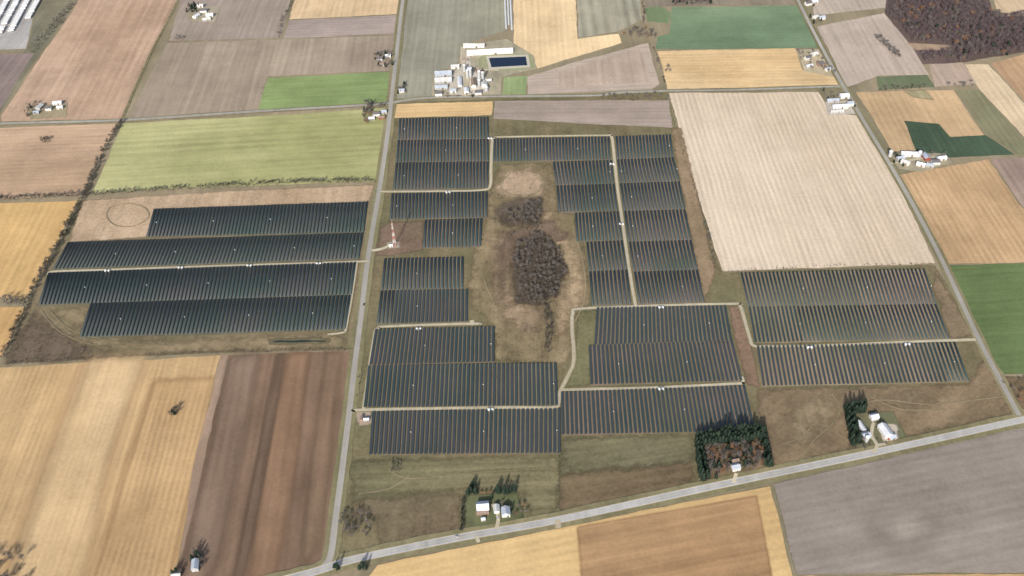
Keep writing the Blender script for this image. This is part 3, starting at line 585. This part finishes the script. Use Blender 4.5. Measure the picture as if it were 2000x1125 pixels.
# homestead with conifer belt
line([(1358,856),(1400,851),(1450,845),(1494,841)],3.6,'conifer',1.25,1)
line([(1358,866),(1400,860),(1450,854),(1496,850)],3.6,'conifer',1.25,1)
line([(1360,874),(1400,868),(1450,862),(1496,858)],4.0,'conifer',1.1,1)
line([(1360,880),(1368,910),(1374,942)],3.2,'conifer',1.1,1.5)
line([(1370,880),(1376,908),(1382,936)],3.8,'conifer',.95,1.5)
line([(1494,862),(1499,890),(1502,916)],3.4,'conifer',1.1,2); line([(1488,866),(1492,890),(1494,912)],4,'conifer',.9,2)
patch([(1378,874),(1486,864),(1494,905),(1462,924),(1446,900),(1425,900),(1424,930),(1388,938)],4.3,[('bare',6),('rust',2.2),('conifer',.8)],.85,.9)
patch([(1428,880),(1448,878),(1448,898),(1428,898)],4.5,[('bare',6),('rust',2)],.8,.9)
line([(1652,800),(1672,796),(1690,796)],3.2,'conifer',1.1); line([(1654,808),(1690,802)],3.2,'conifer',1.1);line([(1656,815),(1662,845),(1667,872)],3.0,'conifer',1.1,1.5); line([(1664,812),(1670,845),(1676,868)],3.2,'conifer',1.05,1.5)
patch([(1676,856),(1696,850),(1700,880),(1680,882)],5,[('bare',4),('rust',1)],.7,.8)
patch([(1712,862),(1760,852),(1764,856),(1716,874)],6,[('bare',4),('shrub',1)],.5,.5)
line([(908,966),(934,961)],4,'conifer',1.0); line([(918,956),(932,946)],4,'conifer',.8); line([(936,968),(962,966)],4,'rust',.55); line([(966,962),(1008,962)],3.6,'conifer',.95)
line([(906,975),(904,1040)],3.5,'shrub',1.1,.6); line([(903,975),(901,1040)],5,'conifer',.45,.6)
patch([(990,985),(1020,980),(1024,1005),(1000,1012)],6,[('bare',4),('rust',1),('conifer',.5)],.5,.6)
for p,k,s in [((955,1000),'conifer',.4),((980,985),'bare',.6),((1000,996),'conifer',.6),((1022,990),'rust',.6),((1028,1002),'bare',.7),((992,1015),'bare',.5),((960,975),'conifer',.6),
  ((340,806),'dark',1.0),((346,802),'dark',.9),((338,814),'dark',.8),((333,811),'dark',.7),((342,810),'conifer',.7),((337,805),'conifer',.6),((348,808),'dark',.7),((88,277),'dark',.9),((82,275),'dark',.8),((96,274),'dark',.8),((90,282),'dark',.8),((84,280),'bare',.9),((92,276),'dark',1),((87,273),'shrub',1.3),
  ((660,1112),'conifer',.9),((654,1108),'conifer',.7),((708,1108),'conifer',1.0),((715,1112),'conifer',.8),((702,1112),'conifer',.7),((1304,136),'bare',1.1),((1308,142),'bare',.9),((1301,142),'bare',.9),
  ((385,1086),'conifer',.9),((394,1098),'bare',.9),((376,1094),'conifer',.8),((391,1090),'conifer',.8),((380,1082),'bare',.9),((396,1108),'bare',.8),((345,1118),'conifer',.7),((352,1120),'bare',.8),((338,1122),'conifer',.7),((700,740),'shrub',1),((702,752),'shrub',.8),((697,775),'shrub',.8),((46,1095),'bare',1.1)]:
    x,y=S(p); tree(x,y,k,s)
patch([(712,200),(730,202),(724,242),(708,244)],5.5,[('bare',5),('rust',1),('conifer',1.5)],.85,.9)
patch([(730,205),(764,202),(758,215),(732,216)],6.5,[('bare',5),('rust',1)],.7,.7)
patch([(732,106),(772,102),(768,130),(734,134)],7.5,[('bare',4),('conifer',2)],.75,.7)
patch([(362,12),(392,10),(386,26),(360,26)],7,[('bare',4),('conifer',2)],.8,.8)
patch([(345,70),(360,70),(358,84),(343,84)],8,[('bare',4)],.8,.8)
patch([(50,206),(80,202),(70,230),(50,234)],7,[('bare',4),('conifer',1)],.7,.7)
patch([(777,166),(794,164),(792,184),(776,186)],7,[('bare',4),('conifer',1)],.7,.8)
patch([(1600,178),(1622,176),(1640,190),(1612,198)],7,[('bare',4),('conifer',1)],.7,.6)
patch([(1655,190),(1674,210),(1670,220),(1655,205)],7,[('bare',4),('conifer',1)],.7,.6)
patch([(1556,100),(1590,98),(1636,145),(1600,140),(1566,130)],9,[('bare',5),('rust',.6)],.7,.6)
patch([(1572,30),(1612,26),(1620,44),(1584,48)],9,[('bare',4),('conifer',1)],.8,.6)
patch([(1560,0),(1590,-4),(1592,16),(1568,18)],9,[('bare',4),('conifer',1)],.8,.6)
patch([(1736,296),(1752,296),(1764,326),(1750,332)],7,[('bare',4),('conifer',2)],.7,.7)
patch([(1795,300),(1850,298),(1850,306),(1800,312)],8,[('bare',4),('conifer',1)],.7,.5)
patch([(1850,160),(1900,158),(1905,170),(1852,172)],8,[('bare',4)],.8,.6)
patch([(848,178),(890,176),(945,186),(940,192),(850,192)],8,[('bare',3),('conifer',1)],.6,.6)
# ------------------------------------------------ buildings
m_ww=simple('white_siding',(.66,.66,.64)); m_gw=simple('grey_siding',(.4,.41,.42)); m_bw=simple('brick_wall',(.3,.2,.16)); m_rw=simple('red_barn_wall',(.28,.07,.05))
m_wr=simple('white_metal_roof',(.66,.67,.70),.5,.4,.12,.15); m_lr=simple('weathered_metal_roof',(.55,.54,.52),.6,.3,.2,.15); m_gr=simple('grey_metal_roof',(.40,.44,.50),.45,.4,.15,.15); m_sr=simple('dark_shingle_roof',(.13,.12,.125),.9); m_br=simple('brown_roof',(.26,.19,.15),.9)
m_win,nt,b=newmat('window_glass'); b.inputs['Base Color'].default_value=(.03,.04,.05,1); b.inputs['Roughness'].default_value=.1
m_door=simple('door_paint',(.2,.16,.13)); 
def building(kind,p,w,d,h,yaw,wall,roof,label,cat='building',rise=.28,win=True):
    x,y=S(p); e=bpy.data.objects.new(kind,None); e.location=(x,y,GZ-.1); e.rotation_euler=(0,0,math.radians(yaw)); COL.objects.link(e); tag(e,label,cat)
    sw=w<d; a,b=(d,w) if sw else (w,d)
    T=(lambda v:(-v[1],v[0],v[2])) if sw else (lambda v:v)
    r=b*rise
    V=[(-a/2,-b/2,0),(a/2,-b/2,0),(a/2,b/2,0),(-a/2,b/2,0),(-a/2,-b/2,h),(a/2,-b/2,h),(a/2,b/2,h),(-a/2,b/2,h),(-a/2,0,h+r),(a/2,0,h+r)]
    mk('wall',[T(v) for v in V],[(0,1,5,4),(1,2,6,9,5),(2,3,7,6),(3,0,4,8,7)],wall,parent=e)
    o=.5; s=r/(b/2); t=.18
    V=[]
    for xx in(-a/2-o,a/2+o):
        V+=[(xx,-b/2-o,h-o*s+.03),(xx,0,h+r+.03),(xx,b/2+o,h-o*s+.03),(xx,b/2+o,h-o*s+.03+t),(xx,0,h+r+.03+t),(xx,-b/2-o,h-o*s+.03+t)]
    Fc=[(0,5,4,1),(1,4,3,2),(6,7,10,11),(7,8,9,10),(5,11,10,4),(4,10,9,3),(0,1,7,6),(1,2,8,7),(0,6,11,5),(2,3,9,8)]
    ro=mk('roof',[T(v) for v in V],Fc,roof,parent=e)
    dw=1.1 if cat=='house' else min(4.5,b*.4); dh=2.1 if cat=='house' else min(3.6,h*.85)
    v,f=box(-dw/2+a*.12,dw/2+a*.12,-b/2-.1,-b/2-.02,0.05,dh); mk('door',[T(q) for q in v],f,m_door,parent=e)
    if win:
        for k in (-.34,-.12,.34):
            for sd in (-1,1):
                y0=sd*(b/2+.06); v,f=box(a*k-.6,a*k+.6,y0-.04,y0+.04,1.1,min(h-.3,2.3)); mk('window',[T(q) for q in v],f,m_win,parent=e)
    if cat=='house':
        v,f=box(a*.2,a*.2+.8,.3,1.1,h+r-.9,h+r+1.0); mk('chimney',[T(q) for q in v],f,m_bw,parent=ro)
    return e
def silo(p,r,h,label='grey steel grain silo with domed roof'):
    x,y=S(p); e=bpy.data.objects.new('silo',None); e.location=(x,y,GZ-.1); COL.objects.link(e); tag(e,label,'silo',group='silos in farmyards')
    n=20; V=[];Fc=[]
    for z in(0,h):
        V+=[(r*math.cos(6.2832*k/n),r*math.sin(6.2832*k/n),z) for k in range(n)]
    Fc=[(k,(k+1)%n,n+(k+1)%n,n+k) for k in range(n)]; mk('wall',V,Fc,m_gw,parent=e)
    V=[];Fc=[]
    for j,(q,z) in enumerate(((1.04,h-.1),(.8,h+r*.35),(.45,h+r*.6),(.08,h+r*.72))): V+=[(r*q*math.cos(6.2832*k/n),r*q*math.sin(6.2832*k/n),z) for k in range(n)]
    for j in range(3): Fc+=[(j*n+k,j*n+(k+1)%n,(j+1)*n+(k+1)%n,(j+1)*n+k) for k in range(n)]
    Fc.append(tuple(3*n+k for k in range(n))); mk('roof',V,Fc,m_wr,parent=e)
B=building
B('dairy_barn',(957,104),86,13,4.5,3,m_ww,m_wr,'very long white roofed dairy barn beside pond','barn')
B('dairy_barn',(926,92),40,9,4.5,-4,m_ww,m_lr,'long pale roofed dairy barn','barn')
B('dairy_barn',(866,147),30,15,4.5,3,m_gw,m_gr,'grey roofed dairy barn in farmyard','barn')
B('dairy_barn',(866,160),30,14,4.5,3,m_gw,m_lr,'wide grey metal roofed cattle barn','barn')
B('dairy_barn',(862,173),22,10,4,3,m_gw,m_gr,'grey roofed calf barn in farmyard','barn')
B('shed',(889,133),15,9,4,3,m_ww,m_lr,'white metal shed in farmyard','shed')
B('barn',(898,163),7,30,4,3,m_ww,m_wr,'narrow white roofed barn','barn')
B('barn',(925,165),8,26,4.5,3,m_ww,m_br,'narrow barn with brown roof','barn')
B('barn',(911,180),8,14,4,3,m_ww,m_wr,'small white roofed barn','barn')
B('shed',(946,168),10,11,4,3,m_ww,m_lr,'white shed beside silos','shed')
B('farmhouse',(857,186),12,9,5,3,m_ww,m_sr,'white farmhouse with dark shingle roof','house')
B('farmhouse',(934,184),11,9,5,3,m_ww,m_sr,'white farmhouse with dark shingle roof','house')
B('shed',(885,180),11,9,4,3,m_ww,m_gr,'white garage in farmyard','shed')
B('shed',(936,140),9,7,3.5,20,m_rw,m_br,'small red shed near pond','shed')
B('shed',(917,137),8,8,3.5,3,m_gw,m_gr,'small grey shed near silos','shed')
B('shed',(955,160),9,6,3.5,10,m_gw,m_lr,'small pale shed near silos','shed')
B('shed',(908,120),10,6,3.5,3,m_gw,m_br,'small brown roofed feed shed','shed')
for p,r,h in [((913,152),2.6,15),((919,151),2.6,17),((936,153),3,14),((943,157),2.6,16),((936,168),2.6,12),((950,178),3,8),((907,140),2.4,13),((1738,306),3,10),((1692,862),2.5,8),((1795,306),3,9)]: silo(p,r,h)
HL=[('barn',(113,204),15,8,4,10,m_ww,m_wr,'white roofed barn in tree shaded yard','barn'),('barn',(78,212),14,9,4,80,m_gw,m_lr,'pale metal barn in yard','barn'),('farmhouse',(96,215),10,8,5,5,m_ww,m_sr,'white farmhouse with dark roof','house'),('shed',(72,222),9,7,3,5,m_gw,m_gr,'small grey shed','shed'),('shed',(118,212),10,7,3,5,m_ww,m_wr,'small white shed','shed'),
('farmhouse',(398,24),13,9,5,5,m_ww,m_sr,'white farmhouse among trees','house'),('barn',(410,33),14,10,4.5,10,m_ww,m_wr,'white barn with pale roof','barn'),('shed',(384,34),14,8,4,60,m_ww,m_wr,'white shed with pale roof','shed'),('shed',(404,40),16,7,3.5,15,m_gw,m_lr,'long low white roofed shed','shed'),('shed',(392,14),12,8,4,0,m_ww,m_lr,'small white shed','shed'),
('farmhouse',(742,118),10,8,4.5,3,m_ww,m_sr,'white farmhouse among bare trees','house'),('shed',(758,112),10,8,3.5,3,m_ww,m_wr,'small white shed by road','shed'),('shed',(744,128),11,7,3.5,3,m_gw,m_br,'brown roofed shed','shed'),('farmhouse',(785,180),9,8,4,3,m_ww,m_gr,'small house with grey roof','house'),
('farmhouse',(736,226),12,9,5,5,m_ww,m_sr,'white house with dark roof by road','house'),('shed',(750,221),9,8,3.5,5,m_ww,m_gr,'grey roofed garage','shed'),('shed',(726,234),10,7,3.5,5,m_gw,m_wr,'white roofed shed','shed'),('shed',(746,232),10,6,3.5,0,m_rw,m_br,'red shed with brown roof','shed'),
('farmhouse',(1577,116),10,8,4.5,20,m_ww,m_sr,'white house with dark roof','house'),('shed',(1590,108),12,8,4,20,m_ww,m_lr,'white shed','shed'),('farmhouse',(1602,128),11,9,4.5,20,m_bw,m_sr,'brick house with dark roof','house'),('shed',(1580,132),12,7,4,20,m_gw,m_wr,'white roofed shed','shed'),('shed',(1616,138),9,7,4,20,m_ww,m_gr,'grey roofed shed','shed'),
('farmhouse',(1578,10),12,9,5,20,m_ww,m_sr,'white farmhouse with dark roof','house'),('shed',(1590,6),12,9,4,20,m_ww,m_wr,'white shed','shed'),('farmhouse',(1604,38),12,9,5,20,m_ww,m_gr,'white farmhouse with grey roof','house'),('shed',(1592,36),12,8,4,20,m_ww,m_lr,'white shed','shed'),
('barn',(1648,191),15,11,5,3,m_ww,m_wr,'white barn with bright roof','barn'),('barn',(1640,211),26,8,4.5,3,m_ww,m_wr,'long white barn beside beige field','barn'),('barn',(1626,199),20,7,4,3,m_gw,m_gr,'long grey roofed shed','shed'),('shed',(1634,220),22,5,3.5,3,m_gw,m_lr,'low white roofed shed','shed'),('farmhouse',(1660,206),10,9,5,3,m_ww,m_gr,'white house with grey roof','house'),
('barn',(1776,304),27,9,4.5,-8,m_ww,m_wr,'long white roofed barn','barn'),('barn',(1768,320),13,8,4,-40,m_ww,m_lr,'white barn','barn'),('barn',(1808,310),9,14,4.5,5,m_rw,m_gr,'red barn with grey roof','barn'),('shed',(1798,324),13,7,4,-30,m_ww,m_wr,'white shed','shed'),('farmhouse',(1826,320),12,9,5,0,m_ww,m_sr,'white farmhouse with dark roof','house'),('barn',(1838,312),14,8,4,10,m_ww,m_wr,'white roofed barn','barn'),('shed',(1758,312),12,7,4,10,m_gw,m_gr,'grey shed','shed'),('shed',(1816,326),11,7,4,-30,m_gw,m_gr,'grey roofed shed','shed'),
('barn',(943,994),13,12,5,3,m_ww,m_wr,'white barn with white roof on lawn','barn'),('shed',(943,1004),13,4,3,3,m_bw,m_br,'brown lean shed beside barn','shed'),('farmhouse',(988,1004),9,10,5,3,m_ww,m_gr,'white house with pale roof on lawn','house'),('shed',(970,997),6,9,3.5,3,m_ww,m_lr,'white garage on a driveway','garage'),('shed',(944,1016),4,4,2.5,3,m_ww,m_wr,'small white garden shed','shed'),
('farmhouse',(1436,916),9,8,4.5,10,m_ww,m_gr,'white house among bare trees','house'),('shed',(1435,903),8,6,3.5,10,m_bw,m_br,'brown shed among trees','shed'),
('farmhouse',(1706,818),9,8,4.5,12,m_ww,m_wr,'white house with pale roof','house'),('barn',(1728,846),10,18,5,14,m_ww,m_wr,'long white barn on gravel yard','barn'),('shed',(1742,856),7,6,3,14,m_ww,m_gr,'small shed on gravel yard','shed'),('barn',(1681,836),5,14,4,12,m_ww,m_wr,'narrow white shed under conifers','shed'),('farmhouse',(1690,854),9,8,4.5,12,m_gw,m_gr,'grey roofed house near conifers','house'),
('barn',(383,1108),7,12,5,8,m_gw,m_gr,'grey barn with metal roof in field','barn'),('shed',(345,1126),9,5,3,5,m_gw,m_lr,'low pale roofed shed','shed'),('shed',(716,822),6,4,3,3,m_gw,m_wr,'small shed on gravel pad','shed'),('shed',(707,820),3,6,3,3,m_bw,m_br,'brown container on gravel pad','shed')]
for a in HL: B(*a)
m_plas=simple('white_plastic',(.66,.66,.65),.5)
def tube(p,q,r):
    a=Vector(S(p));b=Vector(S(q)); L=(b-a).length; n=8; V=[];Fc=[]; st=[(0,.15),(.02,.8),(.05,1),(.95,1),(.98,.8),(1,.15)]
    for t,k in st: V+=[(r*k*math.cos(math.pi*j/n)*1.2,(t-.5)*L,r*k*math.sin(math.pi*j/n)) for j in range(n+1)]
    for i in range(len(st)-1): Fc+=[(i*(n+1)+j,i*(n+1)+j+1,(i+1)*(n+1)+j+1,(i+1)*(n+1)+j) for j in range(n)]
    o=mk('silage_bag',V,Fc,m_plas,loc=((a.x+b.x)/2,(a.y+b.y)/2,GZ-.1)); o.rotation_euler=(0,0,math.atan2(b.y-a.y,b.x-a.x)-math.pi/2)
    tag(o,'long white plastic silage bag on field edge','silage bag',group='silage bags along a field')
tube((984,-40),(989,58),1.6); tube((990,-40),(994,50),1.5); tube((996,-20),(1000,60),1.6)
# storage lot trailers
V,Fc=boxes([(-1.3,1.3,-5.5,5.5,1.1,4.0),(-.5,.5,-5.2,5.2,.85,1.08),(-1.25,-.9,-4.8,-3.0,.0,.95),(.9,1.25,-4.8,-3.0,.0,.95),(-.9,-.7,3.0,3.2,0,1.0),(.7,.9,3.0,3.2,0,1.0)])
me=None; tp=[simple('trailer_paint',(.66,.66,.66),.4),simple('rubber',(.03,.03,.03))]
for r in range(4):
    p0=Vector(S((-22+r*22,70-r*4))); p1=Vector(S((20+r*20,-8)))
    L=(p1-p0).length; n=int(L/4.3); d=(p1-p0)/L
    for i in range(n):
        if random.random()<.14 or (r>2 and i<n*.3): continue
        if me is None: o=mk('truck_trailer',V,Fc,tp,[0]*12+[1]*24); me=o.data
        else: o=bpy.data.objects.new('truck_trailer',me); COL.objects.link(o)
        q=p0+d*i*4.3; o.location=(q.x,q.y,GZ-.1); o.rotation_euler=(0,0,math.atan2(d.y,d.x)+.05)
        tag(o,'white box trailer parked in a gravel lot','trailer',group='trailers parked in rows in a lot')
# inverter stations
m_cab=simple('white_cabinet',(.7,.7,.69),.4,.4,.05); m_conc=simple('concrete',(.40,.39,.37))
first=None
for p in [(211,528),(354,522),(488,518),(623,514),(875,375),(818,641),(958,798),(1290,599),(1290,758),(1580,677),(1770,671),(1213,437),(1195,320),(957,270)]:
    x,y=S(p); e=bpy.data.objects.new('inverter_station',None); COL.objects.link(e); e.location=(x,y-3,GZ-.1); e.rotation_euler=(0,0,.03)
    tag(e,'white inverter cabinets on a concrete pad by track','inverter',group='inverter stations along the service tracks')
    if first is None:
        parts=[]
        v,f=boxes([(-4,4,-1.7,1.7,0,.2)]); parts.append(mk('pad',v,f,m_conc,parent=e))
        v,f=boxes([(-3.5,-1.1,-1.0,1.0,.2,2.5),(-3.6,-1.0,-1.1,1.1,2.5,2.6)]); parts.append(mk('cabinet',v,f,m_cab,parent=e))
        v,f=boxes([(1.3,3.5,-1.0,1.0,.2,2.4),(1.2,3.6,-1.1,1.1,2.4,2.5)]); parts.append(mk('cabinet',v,f,m_cab,parent=e))
        v,f=boxes([(-.8,1.0,-.9,1.0,.2,1.9)]+[(-.8+.35*k,-.68+.35*k,-1.25,-.92,.4,1.7) for k in range(5)]); parts.append(mk('transformer',v,f,m_steel,parent=e)); first=parts
    else:
        for q in first:
            c=q.copy(); c.parent=e; COL.objects.link(c)
# combiner boxes
V,Fc=boxes([(-.4,.4,-.25,.25,.7,1.9),(-.35,-.25,-.1,.1,0,.7),(.25,.35,-.1,.1,0,.7),(-.45,.45,-.3,.3,1.9,1.96)])
me=None
for p in boxpos[:290]:
    if me is None: o=mk('combiner_box',V,Fc,m_cab); me=o.data
    else: o=bpy.data.objects.new('combiner_box',me); COL.objects.link(o)
    o.location=(p.x,p.y,GZ-.1); tag(o,'small white electrical box between solar rows','electrical box',group='electrical boxes among solar rows')
# mast
x,y=S((771,481)); e=bpy.data.objects.new('radio_mast',None); e.location=(x,y,GZ-.1); COL.objects.link(e); tag(e,'red and white striped lattice radio mast','mast')
m_mr=simple('mast_red',(.50,.19,.16)); m_mw=simple('mast_white',(.75,.75,.73))
TH=43; nb=7
def half(z): return 1.6*(1-z/TH)+.35
for i in range(nb):
    V=[];Fc=[]; z0=TH*i/nb; z1=TH*(i+1)/nb; sub=2
    for cx,cy in((-1,-1),(1,-1),(1,1),(-1,1)): limb(V,Fc,(cx*half(z0),cy*half(z0),z0),(cx*half(z1),cy*half(z1),z1),.16,.14,5)
    for k in range(sub):
        a=z0+(z1-z0)*k/sub;b_=z0+(z1-z0)*(k+1)/sub; C=[(-1,-1),(1,-1),(1,1),(-1,1)]
        for j in range(4):
            c0=C[j];c1=C[(j+1)%4]
            limb(V,Fc,(c0[0]*half(a),c0[1]*half(a),a),(c1[0]*half(b_),c1[1]*half(b_),b_),.07,.07,4)
            limb(V,Fc,(c1[0]*half(a),c1[1]*half(a),a),(c0[0]*half(b_),c0[1]*half(b_),b_),.07,.07,4)
            limb(V,Fc,(c0[0]*half(a),c0[1]*half(a),a+.01),(c1[0]*half(a),c1[1]*half(a),a+.01),.07,.07,4)
    mk('lattice_section',V,Fc,m_mr if i%2==0 else m_mw,parent=e)
V,Fc=boxes([(-.8,-.5,-1.2,-.9,TH-4,TH-1),(.5,.8,-1.2,-.9,TH-4,TH-1),(-.15,.15,.8,1.1,TH-4,TH-1),(-.06,.06,-.06,.06,TH,TH+4)]); mk('antenna',V,Fc,m_mw,parent=e)
B('shed',(764,482),5,4,3,3,m_ww,m_wr,'white equipment hut beside radio mast','hut',win=False)
# cars
m_tyre=simple('tyre_rubber',(.02,.02,.02))
def car(p,an,c,label):
    x,y=S(p); e=bpy.data.objects.new('car',None); e.location=(x,y,rz[0]+.01); e.rotation_euler=(0,0,an); COL.objects.link(e); tag(e,label,'car')
    mp=simple('car_paint',c,.3,.5,.02)
    prof=[(-2.25,.35),(2.25,.35),(2.3,.75),(1.2,.95),(-2.2,1.0)]
    V=[(s*.9,a,b) for s in(-1,1) for a,b in prof]; n=5
    mk('body',V,[tuple(range(n)),tuple(range(2*n-1,n-1,-1))]+[(k,k+n,(k+1)%n+n,(k+1)%n) for k in range(n)],mp,parent=e)
    pr=[(-1.9,1.0),(1.1,.97),(.4,1.45),(-1.5,1.48)]; V=[(s*.78,a,b) for s in(-1,1) for a,b in pr]
    mk('window',V,[(0,1,2,3),(7,6,5,4)]+[(k,k+4,(k+1)%4+4,(k+1)%4) for k in range(4)],m_win,parent=e)
    v,f=box(-.74,.74,-1.45,.35,1.49,1.53); mk('roof',v,f,mp,parent=e)
    for sx in(-.85,.85):
        for yy in(-1.4,1.4):
            V=[];Fc=[]; limb(V,Fc,(sx-.1,yy,.33),(sx+.1,yy,.33),.33,.33,12); Fc+= [tuple(range(11,-1,-1)),tuple(range(12,24))]; mk('wheel',V,Fc,m_tyre,parent=e)
car((711,596),-.1,(.03,.03,.04),'dark car driving on a country road'); car((892,1050),-1.3,(.6,.6,.6),'silver car driving on the highway')
car((1734,858),.3,(.5,.06,.04),'red car parked on a gravel yard'); car((972,1012),.2,(.7,.7,.7),'white car parked on a driveway'); car((908,172),.1,(.1,.12,.2),'dark blue car parked in a farmyard'); car((1662,214),.1,(.7,.7,.7),'white car parked in a farmyard')
# ------------------------------------------------ light
sp=S((1420,80)); sv=Vector((-sp[0],-sp[1],H)).normalized()
el=math.asin(sv.z); az=math.atan2(sv.x,sv.y)
print('SUN el',math.degrees(el),'az',math.degrees(az),'rows',len(rows),'boxes',len(boxpos),'zc',zc[0],'rz',rz[0],'GZ',GZ,CNT)
sl=bpy.data.lights.new('sun','SUN'); sl.energy=4.5; sl.angle=math.radians(.5); sl.color=(1,.97,.92)
so=bpy.data.objects.new('sun',sl); so.rotation_euler=sv.to_track_quat('Z','Y').to_euler(); so.location=(0,0,500); COL.objects.link(so)
w=bpy.data.worlds.new("World"); scene.world=w; w.use_nodes=True; nt=w.node_tree; bg=nt.nodes['Background']
sky=nt.nodes.new('ShaderNodeTexSky'); sky.sky_type='NISHITA'; sky.sun_disc=False; sky.sun_elevation=el; sky.sun_rotation=az; sky.air_density=1.0; sky.dust_density=2.5
nt.links.new(sky.outputs[0],bg.inputs[0]); bg.inputs[1].default_value=.15
scene.view_settings.view_transform='Standard'; scene.view_settings.look='None'; scene.view_settings.exposure=0
